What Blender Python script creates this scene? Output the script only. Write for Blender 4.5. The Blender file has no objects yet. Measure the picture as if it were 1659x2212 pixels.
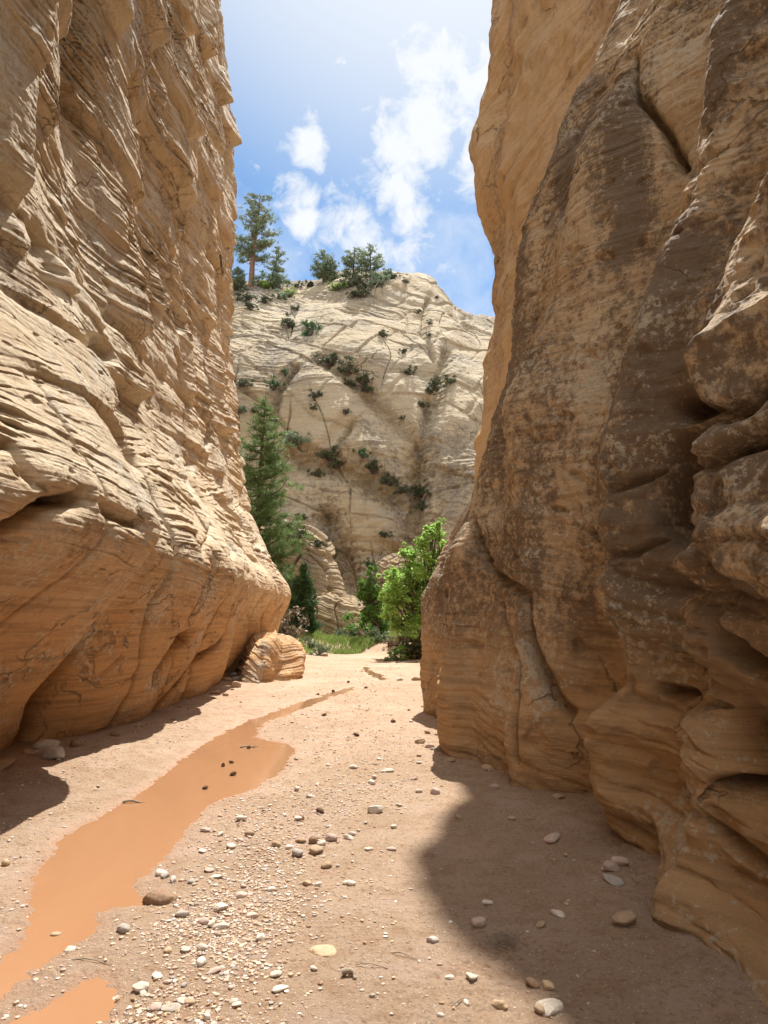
import bpy, math, random
import numpy as np
from mathutils import Vector
random.seed(7); rng = np.random.default_rng(7)
scene = bpy.context.scene
R = math.radians
# ---------------------------------------------------------------- camera
F, CX, CY, H = 1522.0, 829.5, 1106.0, 1.6        # focal length etc. in units of a 1659 x 2212 picture
P = R(8.6); CP, SP = math.cos(P), math.sin(P)
cam = bpy.data.cameras.new('camera'); co = bpy.data.objects.new('camera', cam); scene.collection.objects.link(co)
cam.sensor_fit = 'VERTICAL'; cam.sensor_height = 36.0; cam.lens = 36.0*F/2212.0
cam.clip_start = 0.05; cam.clip_end = 3000
co.location = (0, 0, H); co.rotation_euler = (R(90)+P, 0, 0)
scene.camera = co
scene.render.resolution_x = 768; scene.render.resolution_y = 1024
# ---------------------------------------------------------------- light
SUN = Vector((0.114, 0.53, 1.0)).normalized()
elev = math.asin(SUN.z); azim = math.atan2(SUN.x, SUN.y)
sl = bpy.data.lights.new('sun', 'SUN'); sl.energy = 4.2; sl.angle = R(0.4); sl.color = (1.0, 0.95, 0.86)
so = bpy.data.objects.new('sun', sl); scene.collection.objects.link(so)
so.rotation_euler = (-SUN).to_track_quat('-Z', 'Y').to_euler(); so.location = (10, 60, 120)
scene.view_settings.view_transform = 'Standard'; scene.view_settings.look = 'None'
scene.view_settings.gamma = 1.0; scene.view_settings.exposure = 1.05
try: scene.view_settings.use_curve_mapping = False
except Exception: pass
world = bpy.data.worlds.new('World'); scene.world = world; world.use_nodes = True

class NT:
    """small helper to write node trees tersely"""
    def __init__(s, tree): s.t = tree; s.n = tree.nodes; s.l = tree.links
    def add(s, kind, **kw):
        n = s.n.new(kind)
        for k, v in kw.items():
            if k.startswith('i_'):
                key = k[2:]; key = int(key) if key.isdigit() else key.replace('_', ' ')
                s.put(n.inputs[key], v)
            else: setattr(n, k, v)
        return n
    def put(s, sock, v):
        if isinstance(v, bpy.types.NodeSocket): s.l.new(v, sock)
        elif isinstance(v, bpy.types.Node): s.l.new(v.outputs[0], sock)
        else:
            if isinstance(v, (tuple, list)) and len(v) == 3 and sock.type == 'RGBA': v = (*v, 1)
            sock.default_value = v
    def math(s, op, a, b=0.0, c=None, clamp=False):
        n = s.add('ShaderNodeMath', operation=op, use_clamp=clamp); s.put(n.inputs[0], a); s.put(n.inputs[1], b)
        if c is not None: s.put(n.inputs[2], c)
        return n.outputs[0]
    def vmath(s, op, a, b=(0,0,0), out=0, scale=None):
        n = s.add('ShaderNodeVectorMath', operation=op); s.put(n.inputs[0], a); s.put(n.inputs[1], b)
        if scale is not None: n.inputs['Scale'].default_value = scale
        return n.outputs[out]
    def mix(s, f, a, b, mode='MIX'):
        n = s.add('ShaderNodeMix', data_type='RGBA', blend_type=mode); s.put(n.inputs[0], f); s.put(n.inputs[6], a); s.put(n.inputs[7], b)
        return n.outputs[2]
    def noise(s, vec, scale, detail=4.0, rough=0.55, dist=0.0, col=False):
        n = s.add('ShaderNodeTexNoise'); s.put(n.inputs['Vector'], vec); n.inputs['Scale'].default_value = scale
        n.inputs['Detail'].default_value = detail; n.inputs['Roughness'].default_value = rough; n.inputs['Distortion'].default_value = dist
        return n.outputs[1 if col else 0]
    def vor(s, vec, scale, feature='F1', out=0, rand=1.0):
        n = s.add('ShaderNodeTexVoronoi', feature=feature); s.put(n.inputs['Vector'], vec); n.inputs['Scale'].default_value = scale
        n.inputs['Randomness'].default_value = rand
        return n.outputs[out]
    def ramp(s, f, lo, hi, a=0.0, b=1.0):
        n = s.add('ShaderNodeMapRange', interpolation_type='SMOOTHSTEP'); s.put(n.inputs[0], f)
        n.inputs[1].default_value = lo; n.inputs[2].default_value = hi; n.inputs[3].default_value = a; n.inputs[4].default_value = b
        return n.outputs[0]
    def mapping(s, vec, scale=(1,1,1), rot=(0,0,0), loc=(0,0,0)):
        n = s.add('ShaderNodeMapping'); s.put(n.inputs[0], vec); n.inputs['Scale'].default_value = scale
        n.inputs['Rotation'].default_value = rot; n.inputs['Location'].default_value = loc
        return n.outputs[0]

def pix_dir(u, v):
    d = Vector(((u-CX)/F, 1.0, (CY-v)/F))
    return Vector((d.x, d.y*CP - d.z*SP, d.y*SP + d.z*CP)).normalized()

# sky: Nishita with broken white cloud
w = NT(world.node_tree); w.n.clear()
sky = w.add('ShaderNodeTexSky', sky_type='NISHITA'); sky.sun_disc = False
sky.sun_elevation = elev; sky.sun_rotation = azim; sky.altitude = 1700; sky.dust_density = 1.2; sky.air_density = 1.0; sky.ozone_density = 1.6
tc = w.add('ShaderNodeTexCoord'); gd = tc.outputs['Generated']
gdn = w.vmath('NORMALIZE', gd)
warp = w.vmath('SUBTRACT', w.noise(gdn, 9.0, 5, 0.6, col=True), (0.5, 0.5, 0.5))
gw = w.vmath('ADD', gdn, w.vmath('SCALE', warp, scale=0.10))
mask = None
CLOUDS = [(660, 300, 50, .9), (640, 400, 40, .8), (655, 470, 45, .9), (648, 530, 30, .7), (735, 470, 55, .8), (790, 500, 55, .8),
          (700, 250, 20, .6), (735, 125, 25, .7), (615, 165, 22, .6), (850, 340, 60, 1.0), (870, 420, 50, .9), (890, 455, 40, .8), (910, 280, 80, 1.0), (960, 230, 80, .9),
          (1000, 150, 170, .85), (1020, 350, 80, .7), (930, 60, 160, .55), (870, 540, 45, .65), (940, 600, 40, .6), (960, 625, 25, .6), (540, 358, 14, .6), (575, 8, 20, .5), (690, 20, 40, .5), (560,80,60,.35),
          (905, 520, 50, .5), (700,500,40,.7)]
for (u, v, r_, a) in CLOUDS:
    d = pix_dir(u, v)
    dist = w.vmath('DISTANCE', gw, tuple(d), out=1)
    g = w.ramp(dist, 0.0, 2.3*r_/F, a, 0.0)
    mask = g if mask is None else w.math('MAXIMUM', mask, g)
det = w.noise(w.mapping(gdn, (1, 1, 1)), 26.0, 8, 0.62, 0.4)
wide = w.noise(gdn, 3.2, 6, 0.6, 0.5)
cl = w.math('ADD', mask, w.math('MULTIPLY', w.math('SUBTRACT', det, 0.5), 1.45))
cl = w.ramp(cl, 0.20, 0.95)
thin = w.ramp(w.math('ADD', wide, w.math('MULTIPLY', w.math('SUBTRACT', det, .5), .3)), 0.36, 0.80, 0.0, 0.62)
sund = w.vmath('DOT_PRODUCT', gdn, tuple(SUN), out=1)
glow = w.ramp(sund, 0.80, 1.0, 0.0, 1.0)
cov = w.math('MAXIMUM', cl, thin); cov = w.math('MAXIMUM', cov, glow)
skyc = w.mix(1.0, sky.outputs[0], (0.50, 0.84, 1.0), 'MULTIPLY')
sepd = w.add('ShaderNodeSeparateXYZ', i_0=gdn)          # extra bright cloud, unseen overhead and behind the viewer, added to lift the shade
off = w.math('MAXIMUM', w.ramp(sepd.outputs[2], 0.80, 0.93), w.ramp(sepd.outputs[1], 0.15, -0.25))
fill_deck = w.math('MULTIPLY', off, w.ramp(w.noise(gdn, 2.2, 6, 0.6, 0.5), 0.28, 0.55))
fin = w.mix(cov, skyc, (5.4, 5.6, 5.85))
fin = w.mix(fill_deck, fin, (8.6, 8.6, 8.7))
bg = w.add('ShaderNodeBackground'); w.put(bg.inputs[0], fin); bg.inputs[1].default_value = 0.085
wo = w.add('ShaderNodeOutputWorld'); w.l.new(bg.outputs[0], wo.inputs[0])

# ---------------------------------------------------------------- projection and noise helpers
def project(X, Y, Z):
    D = Y*CP + (Z-H)*SP
    return CX + F*X/D, CY - F*((Z-H)*CP - Y*SP)/D
def z_at(v, y): return H + y*np.tan(P + np.arctan((CY-np.asarray(v, float))/F))
def x_at(u, y, z): return (np.asarray(u, float)-CX)/F*(y*CP + (z-H)*SP)
def ground_pt(u, v, z=0.0):
    d = pix_dir(u, v); t = (z-H)/d.z
    return d.x*t, d.y*t

_perm = rng.permutation(4096).astype(np.int64)
_grad = rng.normal(size=(4096, 3)); _grad /= np.linalg.norm(_grad, axis=1)[:, None]; _grad = _grad.astype(np.float32)
def _h(i, j, k): return _perm[(_perm[(_perm[i & 4095] + j) & 4095] + k) & 4095]
def perlin(x, y, z):
    x = np.asarray(x, np.float32); y = np.asarray(y, np.float32); z = np.asarray(z, np.float32)
    xi = np.floor(x).astype(np.int64); yi = np.floor(y).astype(np.int64); zi = np.floor(z).astype(np.int64)
    xf = x-xi; yf = y-yi; zf = z-zi
    u = xf*xf*xf*(xf*(xf*6-15)+10); v = yf*yf*yf*(yf*(yf*6-15)+10); w_ = zf*zf*zf*(zf*(zf*6-15)+10)
    out = 0
    for dx in (0, 1):
        for dy in (0, 1):
            for dz in (0, 1):
                g = _grad[_h(xi+dx, yi+dy, zi+dz)]
                d = g[..., 0]*(xf-dx) + g[..., 1]*(yf-dy) + g[..., 2]*(zf-dz)
                out = out + d*(u if dx else 1-u)*(v if dy else 1-v)*(w_ if dz else 1-w_)
    return out*1.5
def fbm(x, y, z, oct=4, rough=0.5, seed=0.0):
    s = 0; a = 1.0; f = 1.0; t = 0
    for o in range(oct):
        s = s + a*perlin(x*f+seed+o*17.3, y*f+seed*2+o*5.1, z*f+o*9.7); t += a; a *= rough; f *= 2.03
    return s/t
def billow(x, y, z, oct=3, seed=0.0, rough=0.5):
    s = 0; a = 1.0; f = 1.0; t = 0
    for o in range(oct):
        s = s + a*np.abs(perlin(x*f+seed+o*11.3, y*f+o*3.1, z*f+seed+o*7.7)); t += a; a *= rough; f *= 2.1
    return s/t
def sstep(a, b, x):
    t = np.clip((x-a)/(b-a), 0, 1); return t*t*(3-2*t)
class Beds:
    """a pile of rock beds of irregular thickness"""
    def __init__(s, lo, hi, th, seed, var=0.6):
        r = np.random.default_rng(seed); e = [lo]
        while e[-1] < hi: e.append(e[-1] + th*(1-var/2 + var*r.random()*1.6))
        s.e = np.array(e); s.r = r.random((len(e)+2, 4))
    def __call__(s, q):
        i = np.clip(np.searchsorted(s.e, q)-1, 0, len(s.e)-2)
        t = (q - s.e[i])/(s.e[i+1]-s.e[i]); return i, np.clip(t, 0, 1), s.r[i]

# ---------------------------------------------------------------- object helpers
def link(o, parent=None):
    scene.collection.objects.link(o)
    if parent is not None: o.parent = parent
    return o
def tag(o, label=None, cat=None, group=None, kind=None):
    if label: o['label'] = label
    if cat: o['category'] = cat
    if group: o['group'] = group
    if kind: o['kind'] = kind
    return o
def np_mesh(name, V, faces, mats, smooth=True, matidx=None):
    """faces: (n,4) or (n,3) array"""
    me = bpy.data.meshes.new(name); V = np.ascontiguousarray(V, np.float32); faces = np.ascontiguousarray(faces, np.int32)
    n, k = faces.shape
    me.vertices.add(len(V)); me.vertices.foreach_set('co', V.ravel())
    me.loops.add(n*k); me.loops.foreach_set('vertex_index', faces.ravel())
    me.polygons.add(n); me.polygons.foreach_set('loop_start', np.arange(0, n*k, k, dtype=np.int32))
    me.polygons.foreach_set('loop_total', np.full(n, k, np.int32))
    me.polygons.foreach_set('use_smooth', np.full(n, smooth, bool))
    for m in (mats if isinstance(mats, (list, tuple)) else [mats]): me.materials.append(m)
    if matidx is not None: me.polygons.foreach_set('material_index', np.ascontiguousarray(matidx, np.int32))
    me.update(calc_edges=True)
    return me
def grid_faces(n, m, flip=False):
    i = np.arange(n*m).reshape(n, m)
    f = np.stack([i[:-1, :-1], i[1:, :-1], i[1:, 1:], i[:-1, 1:]], -1).reshape(-1, 4)
    return f[:, ::-1] if flip else f
def grid_normals(G):
    a = np.gradient(G, axis=0); b = np.gradient(G, axis=1)
    n = np.cross(a, b); return n/(np.linalg.norm(n, axis=2, keepdims=True)+1e-9)
def smooth1(a, k, axis=0):
    if k < 2: return a
    ker = np.hanning(k+2)[1:-1]; ker /= ker.sum(); pad = k//2
    ap = np.pad(a, [(pad, k-1-pad) if ax == axis else (0, 0) for ax in range(a.ndim)], mode='edge')
    return np.apply_along_axis(lambda q: np.convolve(q, ker, 'valid'), axis, ap)
def crom(T, A, t):
    """monotone-ish cubic (Catmull-Rom with uneven knots) along axis 0"""
    T = np.asarray(T, float); t = np.clip(t, T[0], T[-1]); i = np.clip(np.searchsorted(T, t, 'right')-1, 0, len(T)-2)
    m = np.gradient(A, T, axis=0); h = (T[i+1]-T[i])[:, None]; s = ((t-T[i])[:, None])/h
    return ((2*s**3-3*s**2+1)*A[i] + (s**3-2*s**2+s)*h*m[i] + (-2*s**3+3*s**2)*A[i+1] + (s**3-s**2)*h*m[i+1])
def carve(G, N, lines, outward):
    """grooves: each line = (pixel polyline on the surface, width, depth); traced on the base surface, cut as real relief"""
    u, v = project(G[..., 0], G[..., 1], G[..., 2]); ok = G[..., 1] > 1.0
    D = np.zeros(G.shape[:2])
    dist2cam = np.linalg.norm(G-np.array([0, 0, H]), axis=2)
    for pts, wid, dep in lines:
        Q = []
        for a, b in zip(pts[:-1], pts[1:]):
            n = max(2, int(math.dist(a, b)/12))
            for k in range(n): Q.append((a[0]+(b[0]-a[0])*k/n, a[1]+(b[1]-a[1])*k/n))
        Q.append(pts[-1]); W = []
        for (pu, pv) in Q:
            e = (u-pu)**2 + (v-pv)**2 + np.where(ok, 0, 1e9); m = e < 40
            if not m.any(): continue
            q = np.where(m, dist2cam, 1e9); W.append(G[np.unravel_index(np.argmin(q), q.shape)])
        if len(W) < 2: continue
        W = np.array(W); lo = W.min(0)-wid*5; hi = W.max(0)+wid*5
        sel = np.all((G > lo) & (G < hi), axis=2); Pt = G[sel]
        Pt = Pt + 0.5*wid*np.stack([fbm(Pt[:, 0]*2, Pt[:, 1]*2, Pt[:, 2]*2, 2, seed=3+q) for q in range(3)], -1)
        best = np.full(len(Pt), 1e9)
        for a, b in zip(W[:-1], W[1:]):
            ab = b-a; L = (ab**2).sum()+1e-12
            if L > 9: continue
            t = np.clip(((Pt-a)@ab)/L, 0, 1); best = np.minimum(best, np.linalg.norm(Pt-a-t[:, None]*ab, axis=1))
        D[sel] = np.maximum(D[sel], dep*np.exp(-(best/wid)**2) + 0.28*dep*np.exp(-(best/(wid*3.2))**2))
    return -D
def surface_point(G, pu, pv):
    u, v = project(G[..., 0], G[..., 1], G[..., 2])
    e = (u-pu)**2 + (v-pv)**2
    m = e < max(60, e.min()*1.5)
    q = np.where(m, G[..., 1], 1e9); return G[np.unravel_index(np.argmin(q), q.shape)]

# ---------------------------------------------------------------- materials
def new_mat(name):
    m = bpy.data.materials.new(name); m.use_nodes = True; t = NT(m.node_tree); t.n.clear()
    out = t.add('ShaderNodeOutputMaterial'); b = t.add('ShaderNodeBsdfPrincipled'); t.l.new(b.outputs[0], out.inputs[0])
    return m, t, b
def rock_mat(name, base, pale, dark, low=None, varnish=None, lichen=None, gray=0.0, dip=0.0, fine=1.0, rough=0.85, lam=1.0, vscale=0.55, vlim=(0.48, 0.6), spec=0.35):
    m, t, b = new_mat(name)
    pos = t.add('ShaderNodeNewGeometry').outputs['Position']
    big = t.noise(pos, 0.35*fine, 5, 0.6, 0.5)
    c = t.mix(t.ramp(big, 0.35, 0.68), base, pale)
    lamv = t.mapping(pos, (0.35*fine, 0.35*fine, 9*fine), (dip, 0, 0))
    l1 = t.noise(lamv, 1.6, 5, 0.65, 0.25)
    c = t.mix(t.ramp(l1, 0.45, 0.72, 0.0, 0.55*lam), c, dark)
    l2 = t.noise(t.mapping(pos, (0.5*fine, 0.5*fine, 30*fine), (dip, 0, 0)), 1.5, 4, 0.6)
    c = t.mix(t.ramp(l2, 0.5, 0.75, 0.0, 0.30*lam), c, t.mix(0.5, dark, (0.10, 0.05, 0.025)))
    med = t.noise(pos, 2.3*fine, 6, 0.65)
    c = t.mix(t.ramp(med, 0.5, 0.75, 0.0, 0.5), c, pale)
    if low is not None:          # rock turns more orange towards its foot
        z = t.add('ShaderNodeSeparateXYZ', i_0=pos).outputs[2]
        zz = t.math('ADD', z, t.math('MULTIPLY', t.math('SUBTRACT', t.noise(pos, 0.9, 5, 0.6), 0.5), 2.5))
        c = t.mix(t.ramp(zz, low[1], low[2], 0.85, 0.0), c, t.mix(t.ramp(l1, 0.4, 0.7), low[0], tuple(q*0.62 for q in low[0])))
    if gray:
        g = t.noise(pos, 1.1*fine, 9, 0.72, 0.2)
        c = t.mix(t.ramp(g, 0.5, 0.62, 0.0, gray), c, (0.30, 0.27, 0.23))
    hgt = t.math('ADD', t.math('MULTIPLY', l1, 0.5), t.math('MULTIPLY', l2, 0.35))
    if varnish is not None:
        vn = t.noise(t.mapping(pos, (1, 1, 0.4)), vscale*1.3, 5, 0.62, 0.8)
        vf = t.noise(pos, 11*fine, 9, 0.8)
        vm = t.math('ADD', t.math('MULTIPLY', vn, 0.52), t.math('MULTIPLY', vf, 0.48))
        z2 = t.add('ShaderNodeSeparateXYZ', i_0=pos).outputs[2]
        vk = t.math('MULTIPLY', t.ramp(vm, vlim[0], vlim[1], 0.0, 0.88), t.ramp(z2, 0.7, 1.9))
        c = t.mix(vk, c, t.mix(t.noise(pos, 17, 4, 0.6), varnish, tuple(q*0.5 for q in varnish)))
    if lichen is not None:
        ln = t.noise(pos, 16*fine, 6, 0.7); lb = t.noise(pos, 1.1*fine, 4, 0.6)
        lm = t.math('ADD', t.math('MULTIPLY', ln, 0.55), t.math('MULTIPLY', lb, 0.45))
        c = t.mix(t.ramp(lm, 0.54, 0.58, 0.0, 0.65), c, lichen)
    wp = t.vmath('ADD', pos, t.vmath('SCALE', t.noise(pos, 1.3*fine, 4, 0.6, col=True), scale=1.1/fine))
    cv = t.vor(t.mapping(wp, (1, 1, 1.7)), 0.55*fine, 'DISTANCE_TO_EDGE')
    ck = t.math('MULTIPLY', t.ramp(cv, 0.002, 0.014, 1.0, 0.0), t.ramp(t.noise(pos, 0.5*fine, 3, 0.5), 0.48, 0.6))
    c = t.mix(t.math('MULTIPLY', ck, 0.75), c, tuple(q*0.35 for q in base))
    grain = t.noise(pos, 60*fine, 3, 0.6)
    c = t.mix(t.ramp(grain, 0.3, 0.7, 0.0, 0.22), c, tuple(q*0.55 for q in base))
    t.put(b.inputs['Base Color'], c); b.inputs['Roughness'].default_value = rough
    b.inputs['Specular IOR Level'].default_value = spec
    pits = t.noise(pos, 14*fine, 8, 0.75)
    hgt = t.math('ADD', hgt, t.math('MULTIPLY', pits, 0.9)); hgt = t.math('ADD', hgt, t.math('MULTIPLY', grain, 0.08)); hgt = t.math('SUBTRACT', hgt, t.math('MULTIPLY', ck, 0.9))
    bp = t.add('ShaderNodeBump'); bp.inputs['Strength'].default_value = 0.85; bp.inputs['Distance'].default_value = 0.06/fine
    t.put(bp.inputs['Height'], hgt); t.l.new(bp.outputs[0], b.inputs['Normal'])
    return m
def plain_mat(name, col, var=None, scale=8.0, rough=0.8, bump=0.3, sub=None, spec=0.4, rnd=0.0):
    m, t, b = new_mat(name)
    pos = t.add('ShaderNodeTexCoord').outputs['Object']
    n = t.noise(pos, scale, 6, 0.65)
    c = t.mix(t.ramp(n, 0.35, 0.65), col, var or tuple(q*0.6 for q in col))
    if rnd:
        oi = t.add('ShaderNodeObjectInfo').outputs['Random']
        hs = t.add('ShaderNodeHueSaturation'); t.put(hs.inputs['Color'], c); t.put(hs.inputs['Value'], t.math('ADD', 1-rnd/2, t.math('MULTIPLY', oi, rnd))); c = hs.outputs[0]
    t.put(b.inputs['Base Color'], c); b.inputs['Roughness'].default_value = rough; b.inputs['Specular IOR Level'].default_value = spec
    if bump:
        bp = t.add('ShaderNodeBump'); bp.inputs['Strength'].default_value = bump; bp.inputs['Distance'].default_value = 0.02
        t.put(bp.inputs['Height'], t.noise(pos, scale*4, 5, 0.7)); t.l.new(bp.outputs[0], b.inputs['Normal'])
    return m
def leaf_mat(name, col, col2, trans=0.35, scale=0.8, rough=0.55):
    m, t, b = new_mat(name)
    g = t.add('ShaderNodeNewGeometry'); pos = g.outputs['Position']
    c = t.mix(t.noise(pos, scale, 3, 0.6), col, col2)
    hs = t.add('ShaderNodeHueSaturation'); t.put(hs.inputs['Color'], c)
    t.put(hs.inputs['Value'], t.math('ADD', 0.65, t.math('MULTIPLY', g.outputs['Random Per Island'], 0.8)))
    t.put(hs.inputs['Hue'], t.math('ADD', 0.48, t.math('MULTIPLY', g.outputs['Random Per Island'], 0.04)))
    c = hs.outputs[0]
    t.put(b.inputs['Base Color'], c); b.inputs['Roughness'].default_value = rough; b.inputs['Specular IOR Level'].default_value = 0.3
    tr = t.add('ShaderNodeBsdfTranslucent'); t.put(tr.inputs[0], c)
    mx = t.add('ShaderNodeMixShader'); mx.inputs[0].default_value = trans
    out = [n for n in t.n if n.type == 'OUTPUT_MATERIAL'][0]
    t.l.new(b.outputs[0], mx.inputs[1]); t.l.new(tr.outputs[0], mx.inputs[2]); t.l.new(mx.outputs[0], out.inputs[0])
    return m

MAT = {}
MAT['left'] = rock_mat('buff_sandstone', (0.60, 0.455, 0.29), (0.72, 0.61, 0.45), (0.40, 0.26, 0.145), low=((0.64, 0.345, 0.13), 0.9, 3.2), gray=0.3, dip=-0.08, lam=1.25, varnish=(0.30, 0.19, 0.11), vlim=(0.52, 0.62), vscale=0.5, lichen=(0.66, 0.62, 0.53))
MAT['right'] = rock_mat('varnished_sandstone', (0.54, 0.375, 0.215), (0.66, 0.51, 0.335), (0.32, 0.195, 0.11), low=((0.56, 0.34, 0.16), 0.4, 2.2), varnish=(0.155, 0.108, 0.076), lichen=(0.58, 0.53, 0.42), dip=0.15, vlim=(0.435, 0.535), lam=1.2)
MAT['orange'] = rock_mat('orange_sandstone', (0.62, 0.39, 0.19), (0.68, 0.49, 0.29), (0.42, 0.24, 0.13), varnish=(0.30, 0.20, 0.15), dip=0.2, vlim=(0.49, 0.62), vscale=0.28, lam=0.8, fine=0.7)
MAT['far'] = rock_mat('pale_cliff_sandstone', (0.43, 0.335, 0.205), (0.50, 0.41, 0.275), (0.24, 0.185, 0.125), varnish=(0.21, 0.175, 0.135), dip=0.0, fine=0.2, vscale=0.07, vlim=(0.50, 0.60), gray=0.5)
MAT['knoll'] = rock_mat('banded_sandstone', (0.40, 0.29, 0.16), (0.50, 0.40, 0.26), (0.20, 0.14, 0.09), varnish=(0.16, 0.125, 0.09), dip=0.0, fine=0.5, vscale=0.2, vlim=(0.50, 0.60), gray=0.5)

def finish_wall(name, G, mat, flip, label=None):
    n, m = G.shape[:2]
    me = np_mesh(name, G.reshape(-1, 3), grid_faces(n, m, flip), mat)
    o = link(bpy.data.objects.new(name, me)); tag(o, label, None, None, 'structure'); return o

# ---------------------------------------------------------------- left canyon wall
def left_wall():
    ys = [-16, -8, -2, 2, 5, 6.8, 8.2, 9.4, 11.0, 12.6, 14.2, 16.0, 18.5, 21.5, 24.5, 26.5, 28.5, 33, 42]
    zs = [-0.5, 0, 0.8, 1.6, 2.5, 3.5, 5.0, 7.0, 10, 14, 20, 30]
    T = [
     [-4.6,-4.3,-3.9,-3.4,-3.2,-3.4,-3.6,-3.6,-4.0,-4.5,-5,-6],
     [-4.7,-4.4,-3.9,-3.4,-3.1,-3.3,-3.6,-3.6,-4.0,-4.5,-5,-6],
     [-4.7,-4.4,-3.8,-3.3,-3.0,-3.3,-3.5,-3.5,-3.8,-4.2,-5,-6],
     [-4.8,-4.6,-3.9,-3.3,-2.8,-3.2,-3.5,-3.5,-3.7,-4.0,-4.8,-6],
     [-4.8,-4.6,-3.85,-3.15,-2.7,-3.05,-3.5,-3.5,-3.6,-4.0,-4.7,-6],
     [-4.7,-4.5,-3.8,-3.05,-2.5,-2.85,-3.35,-3.4,-3.6,-4.0,-4.7,-6],
     [-4.4,-4.2,-3.6,-2.95,-2.45,-2.8,-3.25,-3.55,-3.9,-4.3,-5.0,-6.2],
     [-4.3,-3.9,-3.4,-3.05,-3.0,-3.25,-3.9,-4.5,-5.0,-5.2,-5.8,-6.8],
     [-4.2,-3.8,-3.3,-2.95,-2.9,-3.3,-4.2,-4.8,-5.0,-5.0,-5.5,-6.6],
     [-4.1,-3.8,-3.3,-3.0,-3.0,-3.5,-4.3,-4.8,-5.0,-5.0,-5.2,-6.4],
     [-4.1,-3.8,-3.4,-3.15,-3.15,-3.6,-4.4,-5.0,-5.3,-5.4,-5.6,-6.8],
     [-4.1,-3.85,-3.4,-3.15,-3.2,-3.6,-4.5,-5.1,-5.3,-5.3,-5.4,-6.8],
     [-4.2,-3.9,-3.45,-3.2,-3.25,-3.7,-4.5,-5.1,-5.4,-5.5,-5.7,-7.0],
     [-4.3,-3.95,-3.5,-3.3,-3.3,-3.8,-4.55,-5.2,-5.6,-5.7,-5.9,-7.2],
     [-4.4,-4.05,-3.7,-3.45,-3.4,-3.9,-4.6,-5.3,-5.75,-5.9,-6.1,-7.3],
     [-4.6,-4.3,-3.9,-3.6,-3.55,-3.95,-4.7,-5.4,-5.85,-6.0,-6.25,-7.3],
     [-5.4,-5.1,-4.7,-4.5,-4.5,-4.8,-5.5,-6.2,-6.7,-7.0,-7.2,-8.3],
     [-9,-9,-8.8,-8.7,-8.7,-8.9,-9.2,-9.6,-10,-10.5,-11,-12],
     [-20]*12]
    T = np.array(T)
    T[3:17, 2] -= .15; T[3:17, 3] -= .2; T[7:17, 4] += .14; T[:7, 5] -= .2; T[:7, 6] -= .6; T[:7, 7] -= .75; T[:7, 8] -= .25; T[7:17, 5] -= .05; T[7:17, 6] -= .1
    yy = np.concatenate([np.linspace(-16, 3.2, 60)[:-1], np.geomspace(3.2, 30, 1400), np.linspace(30, 42, 25)[1:]])
    n = len(yy); m1, m2 = 1250, 40
    A = crom(ys, T, yy)                      # n x zs
    G = np.zeros((n, m1+m2, 3))
    for i, y in enumerate(yy):
        zt = 3.0 + 1.08*max(y, 3)
        zt = min(zt, 29)
        z = np.concatenate([-0.5 + (zt+0.5)*np.linspace(0, 1, m1)**1.12, np.linspace(zt, 30.0, m2+1)[1:]])
        G[i, :, 2] = z; G[i, :, 1] = y
        G[i, :, 0] = crom(zs, A[i][:, None], z)[:, 0]
    X, Y, Z = G[..., 0].copy(), G[..., 1].copy(), G[..., 2].copy()
    near = sstep(-16, 2, Y)
    # shingled blocks of thick beds in the upper wall
    wz = 0.40*fbm(X*0.2, Y*0.13, Z*0.2, 2, seed=2.1) + 0.04*fbm(X, Y*0.8, Z*0.8, 2, seed=8)
    s = Z - 0.085*Y + wz
    d = np.zeros_like(X)
    d += 0.35*fbm(X*0.3, Y*0.30, Z*0.20, 3, seed=4.4)
    up = sstep(3.0, 6.0, Z + 0.6*fbm(X*.5, Y*.5, Z*.5, 2, seed=31))
    for (th, L0, amp, sd, vr) in ((1.7, 4.2, 0.62, 11, 0.9), (0.62, 2.3, 0.17, 12, 0.9)):
        B = Beds(-8, 34, th, sd, vr); i, t, r = B(s)
        L = L0*(0.6+1.2*r[..., 0])
        q = (Y + 0.35*wz + 0.25*Z*(r[..., 2]-0.2))/L + r[..., 1]*7; k = np.floor(q); f = q-k
        hh = np.modf(np.abs(np.sin(k*12.9898+i*78.233)*43758.5453))[0]
        saw = f**1.3*(1-sstep(0.90, 1.0, f))
        prof = (1-np.abs(2*t-1)**3.5)
        prof2 = sstep(0.0, 0.10, t)*(1.0-0.45*t)*sstep(1.0, 0.80, t)
        d += up*amp*(saw*(0.1+1.2*hh)*prof2*0.8 + 0.30*prof*(r[..., 3]-0.2) - 0.10)
    # thin laminae, cross-bedded inside every thick bed
    B = Beds(-8, 34, 1.1, 21, 0.9); i, t, r = B(s)
    dip = (r[..., 0]-0.35)*0.38
    s2 = s + dip*(Y-10) + 0.04*fbm(X*2, Y*1.2, Z*2, 2, seed=9)
    rip = 0.22+1.1*sstep(-0.28, 0.30, fbm(X*0.4, Y*0.28, Z*0.5, 3, seed=6.6))
    lowf = 0.25+0.75*sstep(1.4, 3.2, Z+0.5*fbm(X, Y*.7, Z*.7, 2, seed=77))
    for th, amp, sd in ((0.17, 0.075, 31), (0.07, 0.036, 32), (0.03, 0.015, 33)):
        Bn = Beds(-30, 60, th, sd, 0.9); ii, tt, rr = Bn(s2)
        pl = sstep(0, 0.18, tt)*(1-0.75*tt)
        brk = 0.5+0.8*sstep(-0.2, 0.3, perlin(Y*1.3/(th*6), ii*0.37, X*0.5))
        d += amp*(pl*(0.3+rr[..., 1])*brk-0.5)*rip*lowf
    # pocks and hollows
    pk = perlin(Y*1.6, s*3.4, X*1.2); d -= 0.07*sstep(0.5, 0.7, pk)*(0.3+0.7*up)
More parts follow.
